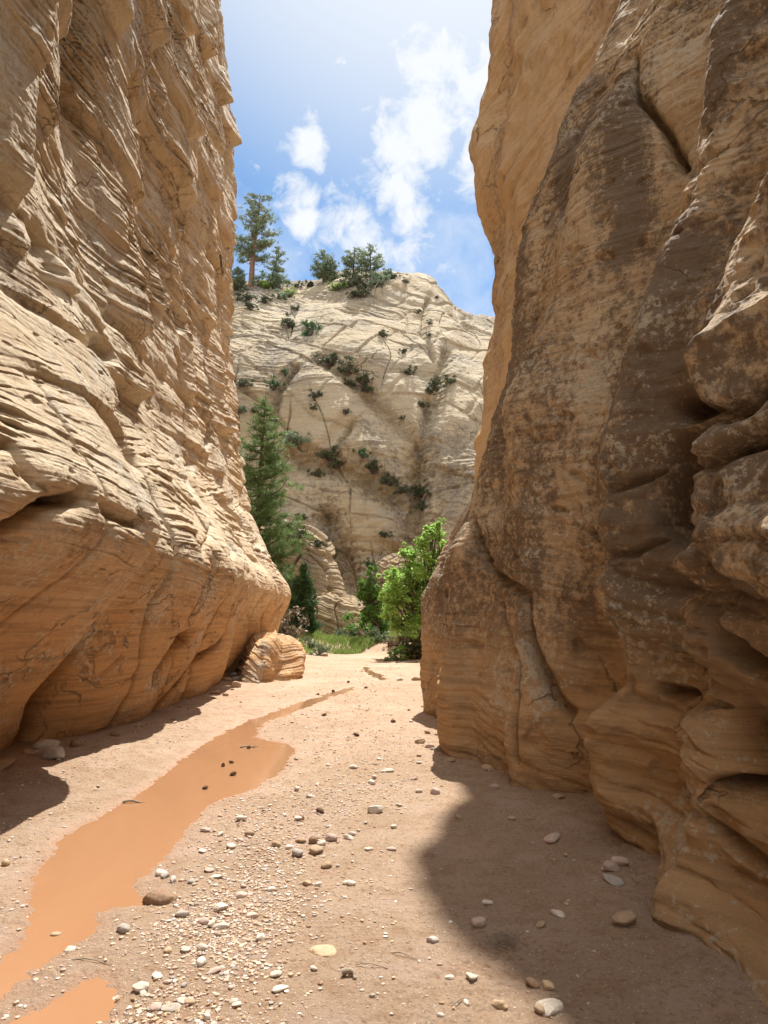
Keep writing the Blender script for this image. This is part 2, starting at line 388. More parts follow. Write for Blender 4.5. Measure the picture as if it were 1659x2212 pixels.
    pk = perlin(Y*4.0, s*9.0, X*3); d -= 0.03*sstep(0.52, 0.68, pk)
    # big hollows above the bulge
    d -= 0.25*sstep(0.30, 0.55, perlin(Y*0.55+3.3, (s)*1.0+1.7, X*0.4))*sstep(2.8, 3.6, Z)
    d += 0.05*fbm(X*1.6, Y*1.2, Z*1.6, 4, 0.6, seed=123) + 0.015*fbm(X*9, Y*7, Z*9, 4, 0.65, seed=124)
    # round swells of the water-worn foot
    foot = 1-sstep(2.6, 3.6, Z)
    d += foot*(0.28*(billow(Y*0.35 + 0.42*Z, Z*0.25, X*0.4, 2, seed=5)-0.25))
    for k_, (yk, dp, wd_) in enumerate([(6.3, .12, .06), (8.75, 1.25, .16), (10.3, .28, .08), (11.9, .34, .09), (13.8, .26, .09), (15.6, .34, .10), (17.6, .28, .1), (19.4, .3, .12), (21.6, .35, .12), (23.8, .3, .12)]):
        q = np.abs(Y - yk - 0.28*np.maximum(Z-2.2, 0)*(1 if k_ % 2 else .4) - 0.22*perlin(Z*.7, 3.0*k_+0*Z, 0*Z+1.5) - 0.05*perlin(Z*3, 3.0*k_+0*Z, 0*Z+7.5))
        d -= (1-sstep(2.8+.5*(k_ % 3), 4.3+.5*(k_ % 3), Z))*dp*(1.25*np.exp(-(q/(wd_*.5))**2) + 0.5*np.exp(-q/(wd_*3.5)))
    N = grid_normals(G); N *= np.sign(N[..., 0:1]+1e-9)
    lines = [
     ([(0,1168),(60,1130),(130,1085),(190,1072)], 0.05, 0.45),
     ([(0,958),(40,955),(62,1000),(85,1035)], 0.05, 0.16),
     ([(508,1322),(480,1380),(430,1440),(380,1500),(330,1560)], 0.05, 0.35),
     ([(430,1375),(395,1400),(370,1440),(350,1470)], 0.09, 0.4),
     ([(500,1180),(505,1260),(508,1322)], 0.05, 0.12),
     ([(555,1380),(530,1440),(480,1490),(425,1545)], 0.05, 0.32),
     ([(585,1330),(575,1400),(540,1460),(500,1500)], 0.04, 0.25),
     ([(290,1420),(240,1470),(120,1520)], 0.04, 0.05),
     ([(455,1130),(460,1210),(455,1290)], 0.05, 0.10),
     ([(545,1230),(550,1300),(560,1340)], 0.05, 0.10),
     ([(230,1090),(300,1125),(330,1130)], 0.06, 0.14),
     ([(50,1015),(150,1080)], 0.04, 0.08),
    ]
    d = d*near
    d += carve(G, N, lines, 1)
    N[..., 2] *= 0.25
    G = G + N*d[..., None]
    G[..., 2] += 0.0
    return G
GL = left_wall()
ledge = finish_wall('canyon_wall', GL, MAT['left'], True, 'sunlit buff sandstone canyon wall with shingled ledges, left of the muddy stream')

# ---------------------------------------------------------------- right canyon wall
def build_cols(cols, zs):
    Xc = np.zeros((len(cols), len(zs))); Yc = np.zeros_like(Xc)
    for k, (y0, lean, tr, top) in enumerate(cols):
        for j, z in enumerate(zs):
            y = y0 + lean*z
            if isinstance(tr, tuple):           # (x at ground, slope)
                Xc[k, j] = tr[0] + tr[1]*max(z, 0); Yc[k, j] = y; continue
            D = y*CP+(z-H)*SP; v = CY - F*((z-H)*CP - y*SP)/D
            vs = np.array([a for a, b in tr], float); us = np.array([b for a, b in tr], float)
            o = np.argsort(vs); vs = vs[o]; us = us[o]
            if v < vs[0]:
                z0 = float(z_at(vs[0], y)); x0 = float(x_at(us[0], y, z0)); x = x0 + top*(z-z0)
            else:
                x = float(x_at(np.interp(v, vs, us), y, z))
                if z < 0.0:
                    D0 = y*CP+(0-H)*SP; v0 = CY - F*((0-H)*CP - y*SP)/D0; x = float(x_at(np.interp(v0, vs, us), y, 0))
            Xc[k, j] = x; Yc[k, j] = y
    return Xc, Yc
TB = [(v, u+6) for v, u in [(1640,962),(1605,955),(1577,942),(1500,945),(1448,953),(1364,956),(1263,951),(1185,960),(1129,1006),(1073,1012),(1022,1030),(972,1041),(886,1062),(766,1098),(661,1108),(503,1120),(407,1161),(306,1199),(153,1266),(10,1343)]]
TC = [(v, u+8) for v, u in [(1900,1360),(1802,1329),(1700,1279),(1605,1228),(1572,1223),(1540,1240),(1510,1318),(1440,1316),(1376,1307),(1286,1284),(1028,1262),(963,1266),(814,1319),(718,1343),(623,1374),(551,1410),(436,1458),(345,1477),(230,1510),(86,1512),(0,1560)]]
def right_wall():
    cols = [
     (30, 0, (14, 0.2), .3),
     (19, 0, (5.5, 0.22), .3),
     (15, 0, (2.6, 0.30), .3),
     (13, 0.0, [(1560,920),(1530,918),(1450,912),(1300,918),(1240,945),(1180,978),(1100,1020),(1040,1060),(960,1105),(800,1180),(600,1260),(300,1400),(0,1500)], .3),
     (11.2, 0, [(v, u+34) for v, u in TB], .3),
     (8.8, 0.03, TB, .30),
     (8.3, 0, [(1650,1035),(1400,1045),(1200,1060),(1100,1085),(900,1120),(700,1165),(500,1195),(300,1250),(0,1405)], .3),
     (7.6, 0, [(1660,1112),(1500,1112),(1350,1118),(1250,1112),(1100,1110),(1000,1095),(900,1085),(843,1092),(733,1151),(637,1199),(517,1237),(402,1250),(306,1276),(150,1345),(0,1425)], .3),
     (7.15, 0, [(1710,1112),(1600,1102),(1448,1106),(1387,1118),(1308,1122),(1200,1140),(1000,1160),(843,1190),(700,1250),(500,1310),(300,1380),(0,1480)], .3),
     (6.5, 0, [(v, max(u, 1262)+(45 if v > 900 else 24)) for v, u in TC], .3),
     (5.5, 0, TC, .3),
     (5.15, 0, [(1930,1415),(1700,1375),(1600,1345),(1500,1375),(1300,1370),(1100,1370),(963,1385),(814,1415),(700,1440),(500,1510),(300,1570),(0,1650)], .3),
     (4.8, 0, [(1960,1470),(1800,1440),(1620,1430),(1560,1450),(1400,1465),(1200,1470),(1000,1455),(850,1465),(714,1500),(500,1600),(300,1650),(0,1730)], .35),
     (4.15, 0, [(1985,1463),(1869,1425),(1768,1385),(1661,1357),(1605,1352),(1575,1380),(1520,1450),(1420,1475),(1300,1490),(1200,1450),(1000,1440),(880,1452),(780,1455),(714,1466),(637,1525),(565,1549),(469,1583),(326,1631),(0,1750)], .35),
     (3.6, 0, [(2060,1570),(1800,1540),(1640,1530),(1600,1590),(1500,1590),(1300,1590),(1100,1590),(1000,1600),(700,1660),(0,1850)], .35),
     (2.9, 0, [(2200,1690),(1900,1650),(1700,1660),(1640,1720),(1300,1730),(1000,1760),(700,1810),(0,2000)], .35),
     (1.6, 0, (2.15, 0.32), .3),
     (-2, 0, (2.3, 0.32), .3),
     (-7, 0, (2.6, 0.3), .3),
     (-16, 0, (3.0, 0.3), .3)]
    zs = np.concatenate([[-0.6], np.linspace(0, 8, 81), np.linspace(8.2, 24, 60)])
    Xc, Yc = build_cols(cols, zs)
    for k in range(3, 16):
        Xc[k] = smooth1(Xc[k], 5)
    K = np.array([0, 6, 11, 14, 17, 20, 22.5, 24.5, 27, 30, 33, 36, 39, 42, 45.5, 50, 56, 66, 74, 84], float)
    kk = np.concatenate([np.linspace(0, 11, 40)[:-1], np.linspace(11, 52, 1100)[:-1], np.linspace(52, 84, 60)])
    AX = crom(K, Xc, kk); AY = crom(K, Yc, kk)
    n = len(kk); m1, m2 = 980, 30; G = np.zeros((n, m1+m2, 3))
    for i in range(n):
        y = max(AY[i, 0], 3.0); zt = min(2.0+1.12*y, 17)
        z = np.concatenate([-0.5+(zt+0.5)*np.linspace(0, 1, m1)**1.1, np.linspace(zt, 22, m2+1)[1:]])
        G[i, :, 2] = z; G[i, :, 0] = np.interp(z, zs, AX[i]); G[i, :, 1] = np.interp(z, zs, AY[i])
    for ax in (0, 1):
        G[..., ax] = smooth1(smooth1(G[..., ax], 13, 1), 9, 0)
    X, Y, Z = G[..., 0].copy(), G[..., 1].copy(), G[..., 2].copy()
    N = grid_normals(G); N *= -np.sign(N[..., 0:1]+1e-9)
    d = 0.12*fbm(X*0.8, Y*0.8, Z*0.45, 4, seed=12.5)
    nearm = sstep(6.2, 4.6, Y)                       # lobed, strongly bedded near rock
    d += (0.10+0.22*nearm)*(0.30-billow(X*0.9, Y*0.9, Z*1.3, 3, seed=41))
    d += 0.035*fbm(X*5, Y*5, Z*5, 4, 0.6, seed=3)
    s = Z - 0.15*Y + 0.06*X + 0.28*fbm(X*0.5, Y*0.5, Z*0.5, 3, seed=52)
    bed = 0.14 + 0.86*nearm*sstep(2.6, 1.5, Z)
    patch = 0.3+0.7*sstep(-0.2, 0.35, fbm(X*0.8, Y*0.8, Z*0.8, 3, seed=61))
    for th, amp, sd in ((0.5, 0.22, 41), (0.19, 0.09, 42), (0.07, 0.04, 43), (0.03, 0.018, 44)):
        i, t, r = Beds(-8, 34, th, sd, 0.9)(s)
        pl = (1-np.abs(2*t-1)**3)
        am = bed if th > 0.1 else np.maximum(bed, 0.55)*patch
        d += amp*am*(pl*(0.2+r[..., 1])-0.5)
    pk = perlin(X*3.5, Y*3.5, s*5.0); d -= 0.05*sstep(0.42, 0.62, pk)
    lines = [
     ([(1360,110),(1362,180),(1395,225),(1440,280),(1462,330),(1477,370)], 0.035, 0.3),
     ([(1400,1590),(1440,1600),(1500,1630),(1580,1665),(1659,1700)], 0.17, 1.1),
     ([(1425,860),(1445,900),(1430,960),(1425,1000),(1420,1120),(1480,1240),(1495,1330),(1500,1380),(1560,1440),(1650,1530)], 0.05, 0.34),
     ([(1450,885),(1490,880),(1560,860),(1620,800),(1659,770)], 0.05, 0.26),
     ([(1425,1010),(1480,985),(1540,960),(1600,930)], 0.04, 0.28),
     ([(1012,1112),(1030,1180),(1060,1240),(1122,1283),(1133,1387),(1195,1505),(1223,1540)], 0.05, 0.2),
     ([(1102,1640),(1100,1500),(1098,1380),(1075,1300)], 0.04, 0.14),
     ([(1272,1060),(1340,1040),(1400,1010)], 0.03, 0.10),
     ([(1280,1200),(1350,1190),(1420,1160)], 0.03, 0.10),
     ([(1395,1770),(1450,1830),(1540,1900),(1659,2010)], 0.04, 0.25),
     ([(1385,1690),(1480,1740),(1580,1800),(1659,1850)], 0.04, 0.25),
     ([(1400,1490),(1500,1510),(1600,1570),(1659,1610)], 0.035, 0.25),
     ([(1420,1400),(1500,1430),(1560,1500)], 0.03, 0.08),
     ([(1055,60),(1090,140),(1080,300)], 0.05, 0.1),
    ]
    fade = sstep(-16, 0, Y)*0.7+0.3
    d = (d - 0.15*nearm)*fade + carve(G, N, lines, -1)
    N[..., 2] *= 0.3
    return G + N*d[..., None]
GR = right_wall()
finish_wall('canyon_wall', GR, MAT['right'], False, 'shaded brown varnished sandstone fins of the right canyon wall')

def right_far_wall():
    TS = [(1330,1010),(1100,1040),(960,1036),(900,1042),(800,1050),(700,1058),(640,1062),(560,1068),(510,1060),(480,1045),(430,1032),(370,1030),(290,1035),(240,1062),(180,1065),(100,1060),(0,1052)]
    cols = [
     (34, 0, (14, 0.05), 0.0), (25, 0, (7.5, 0.02), 0.0),
     (21, 0, [(v, u+40) for v, u in TS], 0.06),
     (19, 0, TS, 0.06),
     (17.5, 0, [(v, u+22 + 0.02*(1330-v)) for v, u in TS], 0.06),
     (15.5, 0, [(1330,1070),(900,1100),(500,1110),(300,1120),(0,1165)], 0.1),
     (13.5, 0, [(1330,1140),(900,1160),(500,1180),(300,1215),(0,1270)], 0.12),
     (11.5, 0, [(1330,1280),(900,1290),(500,1320),(300,1350),(0,1420)], 0.15),
     (9.5, 0, (5.2, .16), .15), (6, 0, (7.2, .16), .15)]
    zs = np.concatenate([[-0.6], np.linspace(0, 30, 130)])
    Xc, Yc = build_cols(cols, zs); Xc = smooth1(Xc, 3, 1)
    K = np.array([0, 4, 7, 9, 11, 14, 17, 20, 24, 30], float); kk = np.linspace(0, 30, 620)
    AX = crom(K, Xc, kk); AY = crom(K, Yc, kk)
    z = np.linspace(-0.5, 27.0, 900); G = np.zeros((len(kk), len(z), 3)); ztop = np.interp(kk, [0, 9, 12, 13, 14, 15, 17, 20, 30], [27, 27, 27.3, 26.6, 22.5, 19.6, 17.4, 16, 16])  # top edge above the view, shaped to throw floor shadow and pass sun slivers
    for i in range(len(kk)):
        z = np.linspace(-0.5, ztop[i] + (0.25*math.sin(kk[i]*5.1)+0.15*math.sin(kk[i]*11.0)), 900)
        G[i, :, 2] = z; G[i, :, 0] = np.interp(z, zs, AX[i]); G[i, :, 1] = np.interp(z, zs, AY[i])
    for ax in (0, 1): G[..., ax] = smooth1(smooth1(G[..., ax], 15, 1), 11, 0)
    X, Y, Z = [G[..., q].copy() for q in range(3)]
    N = grid_normals(G); N *= -np.sign(N[..., 0:1]+1e-9)
    d = 0.6*fbm(X*0.35, Y*0.35, Z*0.22, 4, seed=71) + 0.45*(0.3-billow(X*0.3, Y*0.3, Z*0.3, 3, seed=8)) + 0.06*fbm(X*2, Y*2, Z*2, 4, .6, seed=1)
    s = Z + 0.3*Y + 0.6*fbm(X*0.3, Y*0.3, Z*0.3, 3, seed=52)
    for th, amp, sd in ((0.9, 0.06, 41), (0.25, 0.03, 42)):
        i, t, r = Beds(-8, 60, th, sd, 0.9)(s); d += amp*((1-np.abs(2*t-1)**3)*(0.2+r[..., 1])-0.5)
    N[..., 2] *= 0.3
    return G + N*d[..., None]
GRF = right_far_wall()
finish_wall('canyon_wall', GRF, MAT['orange'], False, 'tall orange sandstone wall rising behind the dark right fins')

# ---------------------------------------------------------------- far cliff
RIDGE = [(a, b-(12 if a < 600 else 2 if a > 780 else 8)) for a, b in [(-400, 560), (200, 590), (500, 615), (560, 606), (620, 607), (680, 606), (730, 590), (770, 588), (860, 594), (905, 600), (940, 625), (975, 655), (1010, 672), (1045, 676), (1100, 690), (1300, 700), (1900, 640)]]
def far_cliff():
    n, m = 1000, 820
    U = np.concatenate([np.linspace(-700, 440, 90)[:-1], np.linspace(440, 1100, n-150), np.linspace(1100, 2400, 63)[1:]]); n = len(U)
    ru = np.interp(U, [a for a, b in RIDGE], [b for a, b in RIDGE])
    YR = 92.0
    zr = z_at(ru, YR)
    G = np.zeros((n, m, 3))
    t = np.linspace(0, 1, m)
    for i in range(n):
        k = zr[i]
        prof_t = [0, .03, .35, .55, .72, .86, .93, 1.0]
        prof_y = [52, 53, 60, 67.5, 76, 85, 92, 130]
        prof_z = [-1, 0.2, k*.34, k*.56, k*.74, k*.90, k, k-2.0]
        y = np.interp(t, prof_t, prof_y); z = np.interp(t, prof_t, prof_z)
        y = smooth1(y, 25); z = smooth1(z, 9)
        ax = (U[i]-CX)/F
        x = ax*(YR*CP + (k-H)*SP)*(0.72 + 0.28*(y-56)/36.0)
        G[i, :, 0] = x; G[i, :, 1] = y; G[i, :, 2] = z
    X, Y, Z = [G[..., q].copy() for q in range(3)]
    N = grid_normals(G); N *= -np.sign(N[..., 1:2]+1e-9)
    rf = np.where(Y > 95, 0.15, 1.0)
    d = 4.2*fbm(X*0.055, Y*0.03, Z*0.05, 4, seed=91) + 2.2*(0.3-billow(X*0.06, Y*0.03, Z*0.03, 3, seed=92))
    # stacked tilted slabs
    s = Z + 0.42*X + 7.0*fbm(X*0.035, Y*0.035, Z*0.035, 3, seed=13)
    for th, amp, sd, L0 in ((7.5, 1.1, 51, 14.0), (2.6, 0.40, 52, 6.0)):
        i, tt, r = Beds(-70, 120, th, sd, 0.9)(s)
        q = (X*0.8-Z*0.55)/(L0*(0.6+r[..., 0])) + 5*r[..., 1]; k = np.floor(q); f = q-k
        hh = np.modf(np.abs(np.sin(k*12.9898+i*78.233)*43758.5453))[0]
        edge = sstep(0, .06, f)*sstep(1, .94, f)
        d += amp*((0.2+0.9*hh)*edge*sstep(0, 0.08, tt)*(1-0.35*tt)-0.4)
    s3 = Z - 0.10*X + 1.0*fbm(X*0.08, Y*0.08, Z*0.08, 3, seed=23)
    s4 = Z + 0.55*X
    pick = sstep(-0.06, 0.06, fbm(X*0.06, Y*0.06, Z*0.07, 3, seed=44))
    for th, amp, sd in ((0.9, 0.30, 55), (0.38, 0.14, 56)):
        for wgt, ss in ((pick, s3), (1-pick, s4)):
            i, tt, r = Beds(-90, 130, th, sd, 0.9)(ss); d += wgt*amp*((0.2+r[..., 1])*sstep(0, .2, tt)*(1-.6*tt)-0.4)*(0.1+1.1*sstep(-.1, .3, fbm(X*.1, Y*.1, Z*.1, 2, seed=61)))
    d += 0.35*fbm(X*0.5, Y*0.5, Z*0.5, 4, 0.6, seed=14)
    # vertical joints
    jn = np.abs(perlin(X*0.14 + 0.25*perlin(Z*0.12, X*0.05, Y*0), Z*0.02, 3.3+0*X)); d -= 0.5*np.exp(-(jn/0.016)**2)*sstep(-.1,.3,perlin(X*.1,Z*.1,Y*0))
    jn = np.abs(perlin(X*0.33 + 0.15*Z*0.33 + 0.3*perlin(Z*0.2, X*0.05, Y*0), Z*0.05, 9.3+0*X)); d -= 0.3*np.exp(-(jn/0.015)**2)*sstep(-.1,.3,perlin(X*.13+9,Z*.13,Y*0))
    lines = [([(915,940),(912,1000),(900,1080),(905,1150),(880,1230)], 1.0, 2.4),
             ([(690,770),(740,800),(800,850),(860,900),(930,960)], 0.8, 1.4),
             ([(630,960),(700,985),(760,1000),(830,1040),(890,1075)], 1.0, 1.8),
             ([(640,790),(600,840),(585,890),(580,920)], 0.4, 1.2),
             ([(930,860),(925,900),(915,940)], 0.6, 1.6), ([(960,760),(955,830),(945,880)], 0.5, 1.2),
             ([(760,900),(730,940),(715,975)], 0.3, 0.9), ([(920,650),(915,720),(940,780)], 0.3, 0.8),
             ([(700,1100),(740,1200),(790,1290),(840,1370)], 1.0, 2.0), ([(870,1180),(840,1250),(820,1330)], 1.2, 2.5)]
    d = d*rf*sstep(-1, 4, Z) + carve(G, N, lines, -1)
    d = d*np.where(Y > 88, np.clip((100-Y)/12, 0.1, 1), 1)
    N[..., 2] *= 0.5
    return G + N*d[..., None]
GF = far_cliff()
finish_wall('cliff', GF, MAT['far'], False, 'high pale sandstone cliff closing the canyon, shrubs on its ledges and pines on its rim')

def knoll(cx, cy, rx, ry, h, sd, tilt, name, label, n=420, m=300, warp=0.25, pw=0.75, mat='knoll'):
    th = np.linspace(0, 2*math.pi, n); ph = np.linspace(0.0, 1.0, m)
    A, B = np.meshgrid(th, ph, indexing='ij')
    rr = np.cos(B*math.pi/2)**pw; zz = np.sin(B*math.pi/2)
    G = np.stack([cx + rx*rr*np.cos(A), cy + ry*rr*np.sin(A), h*zz - 0.4], -1)
    X, Y, Z = [G[..., q].copy() for q in range(3)]
    N = np.stack([np.cos(A)*rr/rx, np.sin(A)*rr/ry, zz/h], -1); N /= np.linalg.norm(N, axis=2, keepdims=True)+1e-9
    sc = 4.0/rx
    d = rx*warp*fbm(np.cos(A)*1.2+cx, np.sin(A)*1.2, Z/h*1.2, 3, seed=sd)
    s = Z + tilt*X + 0.12*h*0.3*fbm(X*.3*sc, Y*.3*sc, Z*.3*sc, 3, seed=sd+1)
    for t_, a_, q_ in ((0.55/sc, 0.20/sc, 1), (0.2/sc, 0.09/sc, 2)):
        i, tt, r = Beds(-40, 60, t_, sd+q_, 0.8)(s); d += a_*((0.3+r[..., 1])*sstep(0, .25, tt)*(1-.5*tt)-0.4)
    jn = np.abs(perlin(X*0.5*sc, Y*0.5*sc, Z*0.1+sd)); d -= (0.4 if mat == 'knoll' else 0.1)/sc*np.exp(-(jn/0.03)**2)
    G = G + N*d[..., None]
    G[-1] = G[0]
    o = finish_wall(name, G, MAT[mat], False, label); return G
KN = knoll(-6.3, 46.5, 4.3, 4.0, 8.0, 5, 0.28, 'rock_outcrop', 'rounded banded rock outcrop behind the small juniper')
KN2 = knoll(-3.3, 44.0, 2.7, 2.6, 3.4, 9, 0.30, 'rock_outcrop', 'low banded rock slab sloping down to the grassy bank')
KN3 = knoll(1.5, 49.0, 3.6, 3.0, 6.4, 15, 0.25, 'rock_outcrop', 'banded rock ledge at the foot of the cliff behind the bright green tree')
KN4 = knoll(-3.15, 20.6, 0.85, 3.0, 1.5, 22, 0.5, 'rock_outcrop', 'pale sunlit rock shelf at the foot of the left wall', 260, 180, 0.55, 0.45, 'left')
KN5 = knoll(0.2, 40.0, 1.6, 1.5, 0.8, 25, 0.3, 'rock_outcrop', 'low pale slab beside the grassy bank under the dark leafy tree', 160, 100, 0.2)

# ---------------------------------------------------------------- creek bed, stream
def poly_ground(pts): return np.array([ground_pt(u, v) for u, v in pts])
WATER = [
 poly_ground([(0,2085),(37,2045),(60,2000),(80,1962),(74,1919),(99,1875),(136,1813),(180,1780),(235,1752),(297,1714),(346,1677),(408,1628),(470,1585),(540,1552),(600,1532),(640,1516),(700,1498),(765,1480),(768,1486),(720,1502),(680,1517),(640,1533),(600,1547),(562,1568),(548,1588),(590,1598),(622,1600),(634,1612),(618,1634),
   (588,1671),(526,1705),(464,1721),(420,1758),(377,1813),(352,1832),(322,1875),(266,1906),(300,1925),(309,1943),(250,1950),(210,1962),(204,1999),(167,2024),(110,2060),(60,2090),(40,2140),(0,2160),(-60,2250),(-60,2100)]),
 poly_ground([(142,2140),(204,2104),(247,2129),(216,2178),(62,2225),(40,2300),(-20,2300),(0,2225),(80,2175)]),
 poly_ground([(788,1438),(800,1444),(825,1455),(835,1466),(822,1468),(800,1456),(780,1444)]),
]
def sdist(px, py, poly):
    d = np.full(px.shape, 1e9); inside = np.zeros(px.shape, bool); n = len(poly)
    for i in range(n):
        a = poly[i]; b = poly[(i+1) % n]; ab = b-a; L = (ab**2).sum()+1e-12
        t = np.clip(((px-a[0])*ab[0]+(py-a[1])*ab[1])/L, 0, 1)
        d = np.minimum(d, np.hypot(px-a[0]-t*ab[0], py-a[1]-t*ab[1]))
        c = ((a[1] > py) != (b[1] > py)) & (px < (b[0]-a[0])*(py-a[1])/(b[1]-a[1]+1e-12)+a[0]); inside ^= c
    return np.where(inside, -d, d)
WATER_Z = -0.028
def ground_z(x, y, detail=True):
    x = np.asarray(x, float); y = np.asarray(y, float)
    z0 = np.zeros_like(x)
    z = 0.028*fbm(x*0.45, y*0.35, z0, 3, seed=5.5) + 0.012*fbm(x*1.8, y*1.4, z0, 3, seed=6.5)
    # banks rise towards the walls
    z = z + 0.07*sstep(-2.9, -4.6, x)*sstep(3, 6, y)*sstep(34, 26, y) + 0.05*sstep(-2.2, -3.4, x)
    z = z + 0.08*sstep(1.4, 2.6, x)
    # grassy terrace in front of the cliff
    z = z + 0.50*sstep(33.0, 35.5, y + 1.2*fbm(x*0.3, y*0.3, z0, 2, seed=1) + 0.9*np.maximum(x+1.5, 0))*sstep(3.5, 1.0, x)
    z = z + 0.45*sstep(29, 33, y)*sstep(1.2, 2.6, x) + 1.0*sstep(44, 56, y)
    z = z + 0.5*sstep(24, 30, y)*sstep(-3.4, -4.3, x)
    if detail:
        wob = 0.09*fbm(x*3.0, y*2.2, z0, 4, 0.6, seed=8) + 0.045*fbm(x*9, y*9, z0, 3, .6, seed=18)
        sc = np.clip(y/6.0, 1, 4)
        for w_ in WATER:
            c = w_.mean(0); r_ = np.abs(w_-c).max()+2
            m = (np.abs(x-c[0]) < r_) & (np.abs(y-c[1]) < r_)
            if not m.any(): continue
            s = sdist(x[m], y[m], w_) + (wob*sc)[m]*1.1
            dz = -0.050*sstep(0.16, -0.14, s) + (0.045*sstep(9.0, 11.0, y)[m]*np.clip(fbm(x[m]*2.2, y[m]*0.9, 0*x[m], 3, seed=81)+.1, 0, 1))*(s < 0)
            zz = z[m]; k = sstep(0.55, 0.0, s)
            zz = zz*(1-k) + (-0.006+0.2*zz)*k + dz; z[m] = zz
        rough = sstep(-0.15, 0.25, fbm(x*0.8, y*0.6, z0, 3, seed=28))
        pk = fbm(x*22, y*20, z0, 2, seed=19); z = z - 0.006*sstep(0.18, 0.42, pk)
        z = z + 0.012*fbm(x*9, y*9, z0, 4, 0.65, seed=9)*(0.4+rough) + 0.012*rough*np.maximum(fbm(x*16, y*14, z0, 3, 0.65, seed=10), 0)
        edge = sstep(-2.4, -3.0, x) + sstep(0.7, 1.4, x)
        z = z + 0.03*np.clip(edge, 0, 1)*np.maximum(fbm(x*5, y*5, z0, 4, 0.65, seed=12), -0.1)
    return z
def ground():
    ys = np.concatenate([np.linspace(-80, 1.9, 50)[:-1], np.geomspace(1.9, 62, 1250), np.geomspace(62, 900, 40)[1:]])
    a = np.concatenate([-np.geomspace(400, 0.80, 40)[:-1], np.linspace(-0.80, 0.80, 1000), np.geomspace(0.80, 400, 40)[1:]])
    Y, A = np.meshgrid(ys, a, indexing='ij'); S = np.clip(Y, 1.9, 62); X = A*S*0.82
    Z = ground_z(X, Y)
    G = np.stack([X, Y, Z], -1)
    m, t, b = new_mat('sandy_mud')
    pos = t.add('ShaderNodeNewGeometry').outputs['Position']
    n1 = t.noise(pos, 0.7, 6, 0.6, 0.3)
    c = t.mix(t.ramp(n1, 0.35, 0.65), (0.42, 0.29, 0.19), (0.49, 0.35, 0.245))
    n2 = t.noise(pos, 5.5, 8, 0.72)
    c = t.mix(t.ramp(n2, 0.48, 0.62, 0.0, 0.65), c, (0.36, 0.215, 0.125))
    n3 = t.noise(pos, 34, 6, 0.7)
    c = t.mix(t.ramp(n3, 0.52, 0.64, 0.0, 0.7), c, (0.21, 0.12, 0.068))
    n4 = t.noise(pos, 2.2, 5, 0.6)
    c = t.mix(t.ramp(n4, 0.52, 0.66, 0.0, 0.5), c, (0.51, 0.365, 0.285))
    pb = t.vor(pos, 55, out=0); pc = t.vor(pos, 55, out=1)
    pm = t.math('MULTIPLY', t.ramp(pb, 0.20, 0.28, 1.0, 0.0), t.ramp(t.add('ShaderNodeSeparateColor', i_0=pc).outputs[0], 0.72, 0.76))
    c = t.mix(pm, c, (0.68, 0.58, 0.50))
    sep = t.add('ShaderNodeSeparateXYZ', i_0=pos)
    wet = t.ramp(t.math('ADD', sep.outputs[2], t.math('MULTIPLY', t.math('SUBTRACT', n2, 0.5), 0.02)), -0.028, 0.002, 1.0, 0.0)
    c = t.mix(t.math('MULTIPLY', wet, 0.6), c, (0.60, 0.37, 0.25))
    t.put(b.inputs['Base Color'], c)
    t.put(b.inputs['Roughness'], t.math('SUBTRACT', 0.9, t.math('MULTIPLY', wet, 0.55)))
    b.inputs['Specular IOR Level'].default_value = 0.4
    bp = t.add('ShaderNodeBump'); bp.inputs['Strength'].default_value = 1.0; bp.inputs['Distance'].default_value = 0.03
    hh = t.math('ADD', t.math('MULTIPLY', t.noise(pos, 26, 9, 0.78), 1.2), t.math('MULTIPLY', t.noise(pos, 120, 3, 0.7), 0.2))
    hh = t.math('ADD', hh, t.math('MULTIPLY', pm, 0.2))
    t.put(bp.inputs['Height'], hh); t.l.new(bp.outputs[0], b.inputs['Normal'])
    me = np_mesh('creek_bed', G.reshape(-1, 3), grid_faces(*G.shape[:2], flip=True), m)
    tag(link(bpy.data.objects.new('creek_bed', me)), None, None, None, 'structure')
    # the muddy water itself
    m2, t, b = new_mat('muddy_water')
    pos = t.add('ShaderNodeNewGeometry').outputs['Position']
    n = t.noise(t.mapping(pos, (1, 0.35, 1)), 1.4, 5, 0.6, 0.6)
    t.put(b.inputs['Base Color'], t.mix(n, (0.30, 0.15, 0.075), (0.36, 0.20, 0.11)))
    b.inputs['Roughness'].default_value = 0.05; b.inputs['IOR'].default_value = 1.33
    bp = t.add('ShaderNodeBump'); bp.inputs['Strength'].default_value = 0.12; bp.inputs['Distance'].default_value = 0.01
    t.put(bp.inputs['Height'], t.noise(t.mapping(pos, (1, 0.6, 1)), 14, 3, 0.5)); t.l.new(bp.outputs[0], b.inputs['Normal'])
    x0, x1, y0, y1 = -6.0, 1.0, 1.0, 30.0
    V = np.array([(x0, y0, WATER_Z), (x1, y0, WATER_Z), (x1, y1, WATER_Z), (x0, y1, WATER_Z)])
    tag(link(bpy.data.objects.new('water', np_mesh('water', V, np.array([[0, 1, 2, 3]]), m2))), None, None, None, 'structure')
ground()
def gz(x, y): return float(ground_z(np.array([x]), np.array([y]))[0])
def wdist(x, y): return min(float(sdist(np.array([x]), np.array([y]), w_)[0]) for w_ in WATER)

